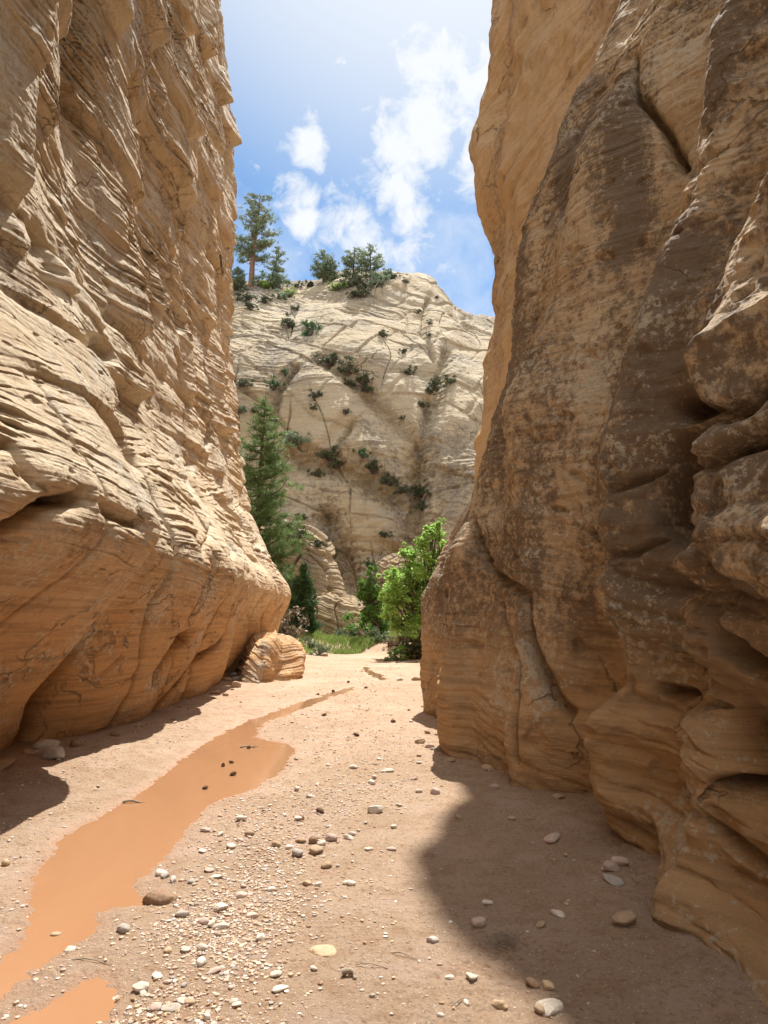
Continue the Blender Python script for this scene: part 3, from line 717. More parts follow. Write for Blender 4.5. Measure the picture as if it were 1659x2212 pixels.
# ---------------------------------------------------------------- stones
def ico(sub):
    import bmesh
    bm = bmesh.new(); bmesh.ops.create_icosphere(bm, subdivisions=sub, radius=1.0)
    V = np.array([v.co[:] for v in bm.verts]); Fc = np.array([[v.index for v in f.verts] for f in bm.faces]); bm.free(); return V, Fc
ICO1, ICO3, ICO4 = ico(1), ico(3), ico(4)
def stone_mesh(name, seed, mat, rounded=0.5, hi=False):
    V, Fc = (ICO4 if hi else ICO3); V = V.copy(); r = np.random.default_rng(seed)
    for k in range(int(10 - 5*rounded)):     # chop flats
        n = r.normal(size=3); n /= np.linalg.norm(n); h = (0.62 if rounded > .4 else .48)+0.3*r.random(); q = V@n
        V = V - n*np.maximum(q-h, 0)[:, None]*(0.9-0.4*rounded)
    V = V*(1 + 0.22*fbm(V[:, 0]*1.1+seed, V[:, 1]*1.1, V[:, 2]*1.1, 2)[:, None] + 0.07*fbm(V[:, 0]*4+seed, V[:, 1]*4, V[:, 2]*4, 3)[:, None])
    if hi: V = V*(1+0.03*fbm(V[:, 0]*12, V[:, 1]*12, V[:, 2]*12, 3, .65)[:, None])
    return np_mesh(name, V, Fc, mat, True)
SM = {
 'white': plain_mat('white_limestone', (0.62, 0.56, 0.49), (0.50, 0.40, 0.31), 6, rnd=0.3),
 'pink': plain_mat('pink_stone', (0.47, 0.33, 0.27), (0.52, 0.40, 0.33), 5, rnd=0.3),
 'tan': plain_mat('tan_stone', (0.46, 0.33, 0.21), (0.38, 0.26, 0.16), 5, rnd=0.4),
 'brown': plain_mat('brown_stone', (0.22, 0.125, 0.075), (0.34, 0.22, 0.13), 5, rnd=0.3),
 'grey': plain_mat('grey_stone', (0.36, 0.32, 0.28), (0.47, 0.42, 0.36), 5, rnd=0.4)}
SMESH = {}
def stone(name, x, y, L, W, T, rz, col, seed, sink=0.3, tilt=0.0, rounded=0.5, zoff=0.0, hi=False, z=None):
    key = (col, seed, hi, rounded < .4)
    if key not in SMESH: SMESH[key] = stone_mesh(name, seed, SM[col], rounded, hi)
    o = bpy.data.objects.new(name, SMESH[key]); o.scale = (L/2, W/2, T/2); o.rotation_euler = (tilt, tilt*0.5, rz)
    if z is None: z = gz(x, y) if wdist(x, y) > 0.12 else WATER_Z-0.01
    o.location = (x, y, z + T/2*(1-2*sink) + zoff)
    return link(o)
NOTABLE = [  # u, v, size px (width), height ratio, colour, label
 (345,1940,82,.55,'brown','large dark brown cobble with a muddy top at the right edge of the stream'),
 (808,1755,42,.55,'white','bright white angular rock in the middle of the sandy wash'),
 (838,1668,36,.22,'white','flat white slab stone on the sand, well beyond the white angular rock'),
 (940,1715,24,.8,'pink','upright pale pink stone near the shadow of the right wall'),
 (1035,1998,36,.65,'pink','dusky pink stone at the tip of the shadow edge, lower right'),
 (1052,1953,30,.4,'white','pale stone lying inside the shadow just above the dusky pink stone'),
 (1321,1880,38,.7,'pink','reddish block in the shade against the foot of the right wall'),
 (1190,2181,76,.35,'white','wide cream coloured half-buried stone at the bottom of the picture, lower right'),
 (1080,2172,34,.7,'tan','tan pointed stone left of the wide cream half-buried stone'),
 (703,2051,66,.25,'tan','muddy buried cobble whose broad back barely shows above the sand'),
 (476,1964,38,.5,'white','pale flat-topped angular stone right of the large dark cobble'),
 (266,2010,32,.6,'grey','smooth grey oval cobble left of the trampled mud'),
 (155,2042,32,.6,'white','white crusted stone on the right shore of the stream, lower left'),
 (306,2133,38,.65,'white','rough white knobbly stone at the bottom, right of the shallow pool'),
 (121,2006,24,.5,'tan','tan cobble standing in the muddy water, lower left'),
 (252,2141,22,.6,'white','white stone left of the rough knobbly one, beside the shallow pool'),
 (12,1868,20,.8,'tan','tan pebble on the left bank at the very edge of the picture'),
 (538,1806,24,.6,'tan','orange-tan rounded stone in the gravel right of the stream'),
 (649,1820,26,.5,'brown','long brown stone at the back of the small stone cluster mid wash'),
 (677,1820,22,.9,'brown','dark wedge shaped stone standing in the small stone cluster mid wash'),
 (696,1826,26,.6,'white','white stone in the middle of the small stone cluster mid wash'),
 (714,1815,32,.6,'pink','pink stone on the right of the small stone cluster mid wash'),
 (682,1842,36,.5,'tan','broad tan stone at the front of the small stone cluster mid wash'),
 (643,1850,28,.7,'grey','grey sharp stone at the left front of the small stone cluster mid wash'),
 (705,1872,24,.7,'tan','tan leaning cobble just below the small stone cluster mid wash'),
 (650,1771,16,.9,'brown','squarish dark brown stone on bare sand left of the bright white rock'),
 (520,1772,30,.5,'white','white stone at the top of the gravel patch near the stream shore'),
 (497,1832,28,.55,'white','white rounded stone midway down the gravel patch'),
 (414,1907,20,.5,'grey','dark bluish stone lying behind the large dark cobble'),
 (442,1993,24,.7,'pink','pink stone below the flat-topped angular stone'),
 (521,1936,26,.5,'pink','flesh coloured stone in the lower gravel right of the flat-topped stone'),
 (585,1923,22,.5,'white','small white stone beyond the flesh coloured one on the open sand'),
 (640,1848,18,.5,'white','little white stone tucked beside the grey sharp stone'),
 (400,2055,24,.5,'white','white flat stone on the dark trampled mud'),
 (436,2052,26,.6,'white','taller white stone right of the flat one on the dark trampled mud'),
 (678,2093,20,.5,'white','lone white pebble on bare sand in the lower middle'),
 (392,2160,28,.5,'white','white stone in the rubble at the bottom of the picture'),
 (447,2197,18,.9,'white','upright white chip at the bottom edge of the picture'),
 (337,2176,30,.4,'pink','rounded pinkish stone at the bottom edge, left of the upright chip'),
 (750,1907,22,.5,'white','white stone on the open sand right of the gravel patch'),
 (795,1836,24,.4,'pink','pink flat stone on the open sand right of the stone cluster'),
 (793,1838,14,.5,'white','white chip touching the pink flat stone'),
 (845,1836,24,.4,'pink','pale pink slab further right on the open sand'),
 (762,1660,26,.4,'white','white stone among rubble left of the flat white slab'),
 (905,1712,18,.5,'pink','small pinkish stone left of the upright pale pink stone'),
 (905,1650,16,.5,'white','white stone near the first shadow nose of the right wall'),
 (555,1480,16,.6,'white','white stone on the dry left shore in the distance'),
 (875,1425,24,.6,'tan','tan boulder by the exposed roots under the bright green tree'),
 (900,1470,26,.5,'tan','tan flat boulder at the foot of the farthest right fin'),
 (862,1470,20,.5,'white','pale stone left of the tan flat boulder'),
 (640,1640,14,.5,'white','whitish stone at the far right shore of the wide water'),
 (700,1418,20,.6,'tan','brownish stone at the end of the grass patch'),
 (605,1398,26,.7,'tan','rounded tan boulder beside the pale shelf at the foot of the left wall'),
]
for i, (u, v, s, hr, col, lab) in enumerate(NOTABLE):
    x, y = ground_pt(u, v); D = math.hypot(y, H); w_ = s/F*D*0.88
    x, y = ground_pt(u, v + s*0.0)
    big = s > 30 and y < 8
    o = stone('stone' if w_ < .35 else 'boulder', x, y, w_, w_*(0.65+0.25*random.random()), w_*max(hr, .3)*0.95, random.uniform(-.6, .6), col, 100+i if big else i % 9, sink=(0.22 if hr > .3 else .3) if 'buried' not in lab else (.62 if 'cobble' in lab else .4), tilt=random.uniform(-.12, .12), rounded=0.3 if col == 'white' else 0.7, hi=big)
    tag(o, lab, 'stone' if w_ < .35 else 'boulder')

# scattered ones, each an object
def in_frame(u, v): return -10 < u < 1670 and 1395 < v < 2225
def bank_ok(x, y):
    return -4.0 < x < (1.3 if y < 6 else 0.75 if y < 9 else 0.6)
def dens(x, y):
    d = wdist(x, y); c = math.exp(-((d-0.9)/0.7)**2) if d > 0 else 0.02
    n = float(fbm(np.array([x*0.8]), np.array([y*0.6]), np.array([0.0]), 3, seed=55)[0])
    side = 1.0 if x > -2.2 or y > 9 else 0.35
    u, v = project(x, y, 0.0); c = math.exp(-((u-np.interp(v, [1440, 1600, 1700, 1780, 1850, 1950, 2050, 2220], [760, 800, 720, 600, 580, 500, 430, 400]))/170)**2)
    return (0.08 + c*side)*(0.5+1.6*max(n+0.15, 0))
cnt = 0; colw = ['white']*8+['pink']*3+['tan']*4+['grey']*2+['brown']*1
GRP = {'white': ('small whitish stone lying loose on the sandy wash floor', 'small whitish stones on the wash floor'),
       'pink': ('small pinkish stone lying loose on the sandy wash floor', 'small pinkish stones on the wash floor'),
       'tan': ('small tan stone lying loose on the sandy wash floor', 'small tan stones on the wash floor'),
       'grey': ('small grey stone lying loose on the sandy wash floor', 'small grey stones on the wash floor'),
       'brown': ('small dark brown stone lying loose on the sandy wash floor', 'small dark brown stones on the wash floor')}
while cnt < 115:
    u = random.uniform(0, 1250); v = 1440 + 770*random.random()**1.1
    x, y = ground_pt(u, v)
    if not bank_ok(x, y) or wdist(x, y) < 0.08 or random.random() > dens(x, y)*1.3: continue
    col = random.choice(colw); s = random.uniform(0.022, 0.060)*(1+0.05*y)
    o = stone('stone', x, y, s*1.25, s*random.uniform(.7, 1), s*random.uniform(.4, .8), random.uniform(0, 6.28), col, cnt % 9, sink=0.3, tilt=random.uniform(-.3, .3), rounded=0.15)
    tag(o, GRP[col][0], 'stone', GRP[col][1]); cnt += 1

# broken rock lying along the feet of the two walls
def foot_x(G, y, side):
    m = (np.abs(G[..., 1]-y) < 0.12) & (G[..., 2] > 0.0) & (G[..., 2] < 0.35)
    return (G[..., 0][m].max() if side > 0 else G[..., 0][m].min()) if m.any() else None
RUB = [(+1, 'rubble block lying in the dust along the foot of the left wall', 'rubble along the foot of the left wall', 34), (-1, 'rubble block lying in the dust along the foot of the right wall', 'rubble along the foot of the right wall', 24)]
for side, lab, grp, n_ in RUB:
    for k in range(n_):
        y = 6.2*(22/6.2)**random.random() if side > 0 else 3.6*(14/3.6)**random.random()
        fx = foot_x(GL if side > 0 else GR, y, side)
        if fx is None: continue
        x = fx + side*abs(random.gauss(0, 0.28)) + side*0.02; s = random.uniform(.05, .16) if side < 0 or random.random() < .75 else random.uniform(.2, .34)
        o = stone('stone', x, y, s*1.3, s*random.uniform(.7, 1), s*random.uniform(.45, .85), random.uniform(0, 6.28), random.choice(['tan', 'tan', 'pink', 'brown', 'grey']), k % 9, sink=0.3, tilt=random.uniform(-.3, .3), rounded=0.15)
        tag(o, lab, 'stone', grp)

# gravel nobody could count
BANDV = [1440, 1600, 1700, 1780, 1850, 1950, 2050, 2220]; BANDU = [760, 800, 720, 600, 580, 500, 430, 400]; BANDS = [150, 200, 260, 180, 150, 130, 120, 130]
def gravel(n):
    Vs, Fs = [], []; V0, F0 = ICO1; base = 0; k = 0; r = np.random.default_rng(3)
    us = r.uniform(-20, 1300, n*14); vs = 1425 + 800*r.random(n*14)**0.9
    P_ = np.array([ground_pt(a, b) for a, b in zip(us, vs)])
    d = np.full(len(P_), 1e9)
    for w_ in WATER: d = np.minimum(d, sdist(P_[:, 0], P_[:, 1], w_))
    nn = fbm(P_[:, 0]*1.1, P_[:, 1]*0.8, 0*P_[:, 0], 4, .6, seed=55)
    side = np.where((P_[:, 0] > -2.2) | (P_[:, 1] > 9), 1.0, 0.5)
    pr = (0.10 + 0.25*(P_[:, 1] > 9) + side*np.exp(-((d-0.7)/0.75)**2))*(0.25+2.6*np.clip(nn+0.1, 0, 1))
    xm = np.where(P_[:, 1] < 6, 1.5, np.where(P_[:, 1] < 9, 0.75, 0.6))
    bu, bv = project(P_[:, 0], P_[:, 1], 0*P_[:, 0]); bc = np.interp(bv, BANDV, BANDU); bs = np.interp(bv, BANDV, BANDS)
    pr = pr*(0.10 + 1.25*np.exp(-((bu-bc)/bs)**2) + 0.35*(bu < bc-2*bs))
    ok = (d > 0.03) & (P_[:, 0] > -4.2) & (P_[:, 0] < xm) & (r.random(len(P_)) < pr)
    P_ = P_[ok][:n]; Z = ground_z(P_[:, 0], P_[:, 1])
    print('gravel', len(P_))
    n = len(P_); s = (0.003 + 0.009*r.random(n)**2.6)*(1+0.07*P_[:, 1])
    an = r.uniform(0, 6.28, n); ca, sa = np.cos(an), np.sin(an)
    V = V0[None]*(1+0.35*r.normal(size=(n, len(V0), 1))*0.5)*np.stack([s, s*r.uniform(.6, 1, n), s*r.uniform(.35, .7, n)], -1)[:, None, :]
    X = V[..., 0]*ca[:, None]-V[..., 1]*sa[:, None]; Y = V[..., 0]*sa[:, None]+V[..., 1]*ca[:, None]
    V = np.stack([X+P_[:, 0:1], Y+P_[:, 1:2], V[..., 2]+Z[:, None]+s[:, None]*0.2], -1).reshape(-1, 3)
    Fc = (F0[None]+np.arange(n)[:, None, None]*len(V0)).reshape(-1, 3)
    m, t, b = new_mat('gravel_chips'); g = t.add('ShaderNodeNewGeometry')
    rp = t.add('ShaderNodeValToRGB'); rp.color_ramp.interpolation = 'CONSTANT'; t.put(rp.inputs[0], g.outputs['Random Per Island'])
    el = rp.color_ramp.elements; el[0].color = (0.48, 0.38, 0.29, 1); el[1].position = 0.35; el[1].color = (0.46, 0.33, 0.26, 1)
    for p_, c_ in ((0.5, (0.50, 0.36, 0.23, 1)), (0.68, (0.36, 0.22, 0.13, 1)), (0.82, (0.62, 0.56, 0.50, 1)), (0.93, (0.30, 0.25, 0.22, 1))):
        e = el.new(p_); e.color = c_
    t.put(b.inputs['Base Color'], rp.outputs[0]); b.inputs['Roughness'].default_value = 0.7
    tag(link(bpy.data.objects.new('gravel', np_mesh('gravel', V, Fc, m, False))), 'fine pale gravel strewn along the shore of the muddy stream', 'gravel', None, 'stuff')
gravel(11000)

# ---------------------------------------------------------------- wood pieces, cones
class Geo:
    def __init__(s): s.V = []; s.F = []; s.n = 0
    def tube(s, pts, rad, k=7):
        pts = np.array(pts, float); rad = np.array(rad, float); t = np.gradient(pts, axis=0); t /= np.linalg.norm(t, axis=1)[:, None]+1e-9
        ref = np.array([0.0, 0, 1]) if abs(t[0][2]) < 0.9 else np.array([1.0, 0, 0])
        a = np.cross(t, ref); a /= np.linalg.norm(a, axis=1)[:, None]+1e-9; b = np.cross(t, a)
        an = np.linspace(0, 2*math.pi, k, endpoint=False)
        R_ = pts[:, None] + rad[:, None, None]*(a[:, None]*np.cos(an)[None, :, None] + b[:, None]*np.sin(an)[None, :, None])
        i = np.arange(len(pts)*k).reshape(len(pts), k) + s.n
        f = np.stack([i[:-1], np.roll(i, -1, 1)[:-1], np.roll(i, -1, 1)[1:], i[1:]], -1).reshape(-1, 4)
        s.V.append(R_.reshape(-1, 3)); s.F.append(f); s.n += len(pts)*k
        return s
    def quads(s, Q):
        Q = np.asarray(Q).reshape(-1, 4, 3); n = len(Q)
        s.V.append(Q.reshape(-1, 3)); s.F.append(np.arange(n*4).reshape(n, 4)+s.n); s.n += n*4
    def obj(s, name, mat, parent=None, smooth=True):
        me = np_mesh(name, np.concatenate(s.V), np.concatenate(s.F), mat, smooth)
        return link(bpy.data.objects.new(name, me), parent)
def leaves(cent, rad, n, size, r, aspect=0.55, shell=0.35, squash=0.8, droop=0.0, up=0.3):
    """n leaf quads spread through clumps"""
    cent = np.asarray(cent, float); rad = np.asarray(rad, float)
    pr = rad**2; pr = pr/pr.sum(); k = r.choice(len(cent), n, p=pr)
    d = r.normal(size=(n, 3)); d /= np.linalg.norm(d, axis=1)[:, None]
    rr = (shell + (1-shell)*r.random(n))**0.6*(0.6+0.7*r.random(n)**2)
    C_ = cent[k] + d*(rad[k]*rr)[:, None]*np.array([1, 1, squash])
    a = r.normal(size=(n, 3)) + d*0.8; a[:, 2] += up - droop; a /= np.linalg.norm(a, axis=1)[:, None]
    b = np.cross(a, r.normal(size=(n, 3))); b /= np.linalg.norm(b, axis=1)[:, None]
    L = size*(0.6+0.8*r.random(n)); W = L*aspect
    return np.stack([C_-a*L[:, None]/2, C_+b*W[:, None]/2, C_+a*L[:, None]/2, C_-b*W[:, None]/2], 1)
MW = {'pine': plain_mat('ponderosa_bark', (0.28, 0.15, 0.085), (0.16, 0.085, 0.05), 5, bump=0.6), 'dark': plain_mat('dark_bark', (0.12, 0.09, 0.065), (0.07, 0.05, 0.04), 5, bump=0.6),
      'grey': plain_mat('weathered_wood', (0.36, 0.29, 0.22), (0.22, 0.16, 0.11), 9, bump=0.5), 'cone': plain_mat('cone_scales', (0.11, 0.06, 0.035), (0.20, 0.12, 0.07), 20)}
ML = {'pine': leaf_mat('ponderosa_needles', (0.15, 0.19, 0.10), (0.20, 0.23, 0.12), 0.35), 'pine2': leaf_mat('young_pine_needles', (0.11, 0.18, 0.06), (0.19, 0.27, 0.10), 0.4),
      'juniper': leaf_mat('juniper_sprays', (0.06, 0.12, 0.05), (0.09, 0.16, 0.06), 0.25), 'bright': leaf_mat('boxelder_leaves', (0.31, 0.50, 0.13), (0.42, 0.60, 0.19), 0.6, 1.2),
      'mid': leaf_mat('deep_green_leaves', (0.12, 0.24, 0.055), (0.18, 0.32, 0.07), 0.4), 'dark': leaf_mat('dark_scrub_leaves', (0.07, 0.085, 0.045), (0.10, 0.11, 0.055), 0.2),  # mid: plain darker green foliage
      'sage': leaf_mat('sage_leaves', (0.16, 0.22, 0.14), (0.22, 0.28, 0.18), 0.25), 'yellow': leaf_mat('yellow_green_leaves', (0.20, 0.30, 0.06), (0.28, 0.36, 0.08), 0.35), 'grass': leaf_mat('grass_blades', (0.18, 0.28, 0.06), (0.30, 0.36, 0.12), 0.35, 0.5),
      'dry': leaf_mat('dry_twigs', (0.20, 0.155, 0.11), (0.28, 0.22, 0.16), 0.1)}
def stick(u, v, Lpx, rz, r0, lab, z=None, bend=0.1, name='stick', cat='stick', fork=False):
    x, y = ground_pt(u, v); D = math.hypot(y, H); L = Lpx/F*D
    g = Geo(); t = np.linspace(0, 1, 9); wob = np.cumsum(rng.normal(0, bend*L*0.12, 9))
    pts = np.stack([(t-0.5)*L, wob-wob.mean(), r0*0.8+0.01*np.sin(t*5)], -1); g.tube(pts, r0*(1-0.5*t)*(0.8+0.3*rng.random(9)), 6)
    if fork:
        for q, sgn in ((3, 1), (5, -1), (6, 1)):
            b = pts[q]; g.tube([b, b+np.array([L*0.12, sgn*L*0.08, 0.01]), b+np.array([L*0.2, sgn*L*0.18, 0.015])], [r0*.5, r0*.4, r0*.2], 5)
    o = g.obj(name, MW['grey'] if name != 'root' else MW['dark']); o.location = (x, y, gz(x, y) if wdist(x, y) > 0 else WATER_Z); o.rotation_euler = (0, 0, rz)
    return tag(o, lab, cat)
stick(290, 1727, 44, 0.05, 0.012, 'pale driftwood stick lying in the muddy water by the left shore', bend=.4)
stick(758, 2110, 26, -0.9, 0.016, 'dark curled piece of bark on bare sand, lower middle', name='bark_piece', cat='bark', bend=1.2)
stick(815, 2090, 80, -0.2, 0.003, 'thin dry twig stretching right from the curled bark', name='twig', cat='twig')
stick(880, 2068, 60, -0.4, 0.003, 'thin twig half buried in sand above the curled bark', name='twig', cat='twig')
stick(560, 1825, 60, 0.5, 0.004, 'long thin twig lying across the gravel patch', name='twig', cat='twig')
stick(1000, 2160, 60, 0.7, 0.003, 'fine bent twig left of the tan pointed stone', name='twig', cat='twig')
stick(540, 1610, 40, 0.1, 0.01, 'dark twig lying by the gravel bar at the head of the wide water', name='twig', cat='twig', fork=True)
stick(210, 2075, 100, -0.15, 0.004, 'long rootlet lying in the trampled mud, lower left', name='twig', cat='twig')
for k, (u, v, L, a) in enumerate([(872, 1412, 44, -.35), (860, 1424, 60, .25), (880, 1432, 50, 0.05)]):
    stick(u, v, L, a, 0.035, ['uppermost exposed root under the bright green tree', 'longest exposed root creeping left from the bright green tree', 'lowest exposed root beside the tan boulder'][k], name='root', cat='root', fork=True, bend=.3)
stick(668, 1385, 20, 0.7, 0.035, 'bleached grey dead branch lying in the grass', name='dead_branch', cat='branch', fork=True)
# twig litter by the shadow edge
g = Geo(); x, y = ground_pt(1088, 2034); r = np.random.default_rng(5)
for k in range(90):
    p = r.normal(0, 0.05, 2); a = r.uniform(0, 6.28); L = r.uniform(.02, .07); h = abs(r.normal(0, .008))+.004
    g.tube([(p[0], p[1], h), (p[0]+L*math.cos(a)*.5, p[1]+L*math.sin(a)*.5, h+.006), (p[0]+L*math.cos(a), p[1]+L*math.sin(a), h*r.random())], [.0016, .0014, .0008], 4)
o = g.obj('twig_pile', MW['grey']); o.location = (x, y, gz(x, y)); tag(o, 'small heap of dry twig litter at the shadow edge, lower right', 'twigs')
def cone_mesh():
    g = Geo(); n = 90; k = np.arange(n); ph = k*2.399963; t = (k+.5)/n
    rr = np.sin(math.pi*(0.08+0.88*t))**0.7; c = np.stack([rr*np.cos(ph)*.55, rr*np.sin(ph)*.55, t*2-1], -1)
    o_ = np.stack([np.cos(ph), np.sin(ph), np.full(n, .35)], -1); s_ = np.stack([-np.sin(ph), np.cos(ph), 0*ph], -1)
    g.quads(np.stack([c, c+o_*.28+s_*.16, c+o_*.46, c+o_*.28-s_*.16], 1)); tt = np.linspace(-1, 1, 8)
    g.tube(np.stack([0*tt, 0*tt, tt], -1), .6*np.sin(math.pi*(tt*.46+.5))**.5, 10); return g
cg = cone_mesh(); cme = np_mesh('pine_cone', np.concatenate(cg.V), np.concatenate(cg.F), MW['cone'], False)
CONES = [(692,1757),(503,1669),(443,1698),(482,1650),(500,1643),(537,1612),(1090,1868),(686,1500),(720,1492),(752,1475),(790,1487),(700,1546),(770,1590),(850,1560)]
CL = {0: 'dark pine cone on open sand between the brown stone and the bright white rock', 1: 'largest pine cone sitting in the muddy water', 2: 'pine cone in the muddy water left of the largest one', 3: 'pine cone on a mud spit at the head of the wide water, left one', 4: 'pine cone on a mud spit at the head of the wide water, right one'}
for k, (u, v) in enumerate(CONES[:6]+CONES[7:]):
    x, y = ground_pt(u, v); o = bpy.data.objects.new('pine_cone', cme); s_ = 0.034 if k in (0, 1) else 0.028 if y < 10 else 0.042
    o.scale = (s_*.8, s_*.8, s_); o.rotation_euler = (1.3, random.uniform(-.4, .4), random.uniform(0, 6)); o.location = (x, y, (gz(x, y) if wdist(x, y) > .1 else WATER_Z)+s_*.45); link(o)
    if k in CL: tag(o, CL[k], 'pine cone')
    else: tag(o, 'small dark pine cone on the distant pale wash floor', 'pine cone', 'pine cones on the far wash floor')

# ---------------------------------------------------------------- trees
def conifer(name, x, y, z, h, rbase, crown0, prof, nbr, nl, size, lm, wm, seed, label, cat='tree', group=None, lean=(0, 0), droop=0.15, aspect=0.10, clump=0.45, upturn=0.3, dead=0):
    r = np.random.default_rng(seed); root = bpy.data.objects.new(name, None); link(root); root.location = (x, y, z); tag(root, label, cat, group)
    wood = Geo(); t = np.linspace(0, 1, 14)
    tr = np.stack([lean[0]*h*t + 0.012*h*np.sin(t*5+seed), lean[1]*h*t+0.01*h*np.sin(t*4), h*t - 0.3*(1-t)], -1); wood.tube(tr, rbase*(1-t)**0.8+0.012*h*0.1+ rbase*0.25*np.exp(-t*18), 9)
    wood.obj('trunk', MW[wm], root)
    br = Geo(); cs, rs = [], []
    for k in range(nbr):
        f = crown0 + (1-crown0)*((k+r.random())/nbr)**0.95*0.985; q = (f-crown0)/(1-crown0)
        R_ = h*np.interp(q, [a for a, b in prof], [b for a, b in prof])*r.uniform(0.6, 1.12); az = k*2.4+r.normal(0, .5)
        b0 = np.array([np.interp(f, t, tr[:, 0]), np.interp(f, t, tr[:, 1]), np.interp(f, t, tr[:, 2])])
        d = np.array([math.cos(az), math.sin(az), 0]); s = np.linspace(0, 1, 6)
        pts = b0 + d*R_*s[:, None]; pts[:, 2] += R_*(-droop*s*2 + upturn*s**2*1.3); pts[:, :2] += r.normal(0, .04*R_, (6, 2))*s[:, None]
        rb = rbase*0.30*(1-f)**0.5*(1-s)+0.006*h*0.12+0.004; br.tube(pts, rb, 5)
        nc = max(2, int(5*R_/(clump*1.6)))
        for j in range(nc):
            a = 0.28+0.75*(j+r.random()*.6)/nc; p = np.array([np.interp(a, s, pts[:, 0]), np.interp(a, s, pts[:, 1]), np.interp(a, s, pts[:, 2])])
            side = np.array([-d[1], d[0], 0])*r.normal(0, 0.22*R_*a); cs.append(p+side+np.array([0, 0, r.normal(0, .06*R_)])); rs.append(clump*r.uniform(.55, 1.1)*(0.5+0.5*(1-q)+.12))
    for k in range(4): cs.append(tr[-1]-np.array([0, 0, clump*.5*k])); rs.append(clump*.4*(1+.2*k))
    for k in range(dead):
        f = crown0*r.uniform(.45, 1); az = r.uniform(0, 6.3); b0 = np.array([np.interp(f, t, tr[:, 0]), np.interp(f, t, tr[:, 1]), h*f]); L = r.uniform(.05, .12)*h
        br.tube([b0, b0+np.array([math.cos(az)*L*.6, math.sin(az)*L*.6, .1*L]), b0+np.array([math.cos(az)*L, math.sin(az)*L, -.1*L])], [.03*h*.12, .02*h*.12, .005], 4)
    br.obj('branches', MW[wm], root)
    fo = Geo(); fo.quads(leaves(cs, rs, nl, size, r, aspect=aspect, shell=0.0, squash=0.6, up=0.35)); fo.obj('crown', ML[lm], root, False)
    return root
YP = 90.0
def rim(u, v, y=YP):
    """point on the cliff surface seen at that place, or on the rim"""
    return surface_point(GF, u, v)
PRO_P = [(0, .17), (.25, .24), (.5, .20), (.75, .17), (.92, .13), (1, .05)]
p0 = rim(541, 612); D_ = p0[1]*CP+(p0[2]-H)*SP; pm = D_/F
hh = 222*pm
conifer('ponderosa_pine', p0[0], p0[1], p0[2]-0.3, hh, 0.42, 0.32, PRO_P, 54, 11000, 0.36, 'pine', 'pine', 3, 'tallest pine on the cliff rim, with bare reddish lower trunk and airy crown', lean=(0.055, 0), aspect=.22, clump=0.62, dead=8, droop=.1)
RIMT = [(588, 610, 72, 'ponderosa_pine', 'small pine on the rim leaning at the right foot of the tallest pine', .05, 5),
        (512, 620, 46, 'ponderosa_pine', 'little pine half hidden by the left wall, left of the tallest pine', .05, 6),
        (693, 605, 62, 'ponderosa_pine', 'short pine standing alone on the rim between the tall pine and the knoll', 0, 7),
        (706, 606, 50, 'ponderosa_pine', 'slightly shorter pine touching the right side of the lone rim pine', .12, 8),
        (760, 604, 66, 'ponderosa_pine', 'left pine of the pair on the highest knob of the rim', .02, 9),
        (800, 600, 70, 'ponderosa_pine', 'right pine of the pair on the highest knob of the rim', -.05, 10)]
for (u, v, hp, nm, lab, ln, sd) in RIMT:
    p = rim(u, v); pm = (p[1]*CP+(p[2]-H)*SP)/F; h = hp*pm*1.28
    conifer(nm, p[0], p[1], p[2]-.3, h, .16, .18, [(0, .26), (.3, .36), (.7, .28), (1, .06)], 26, 3600, .30, 'pine', 'dark', sd, lab, lean=(ln, 0), aspect=.25, clump=.55, droop=0)
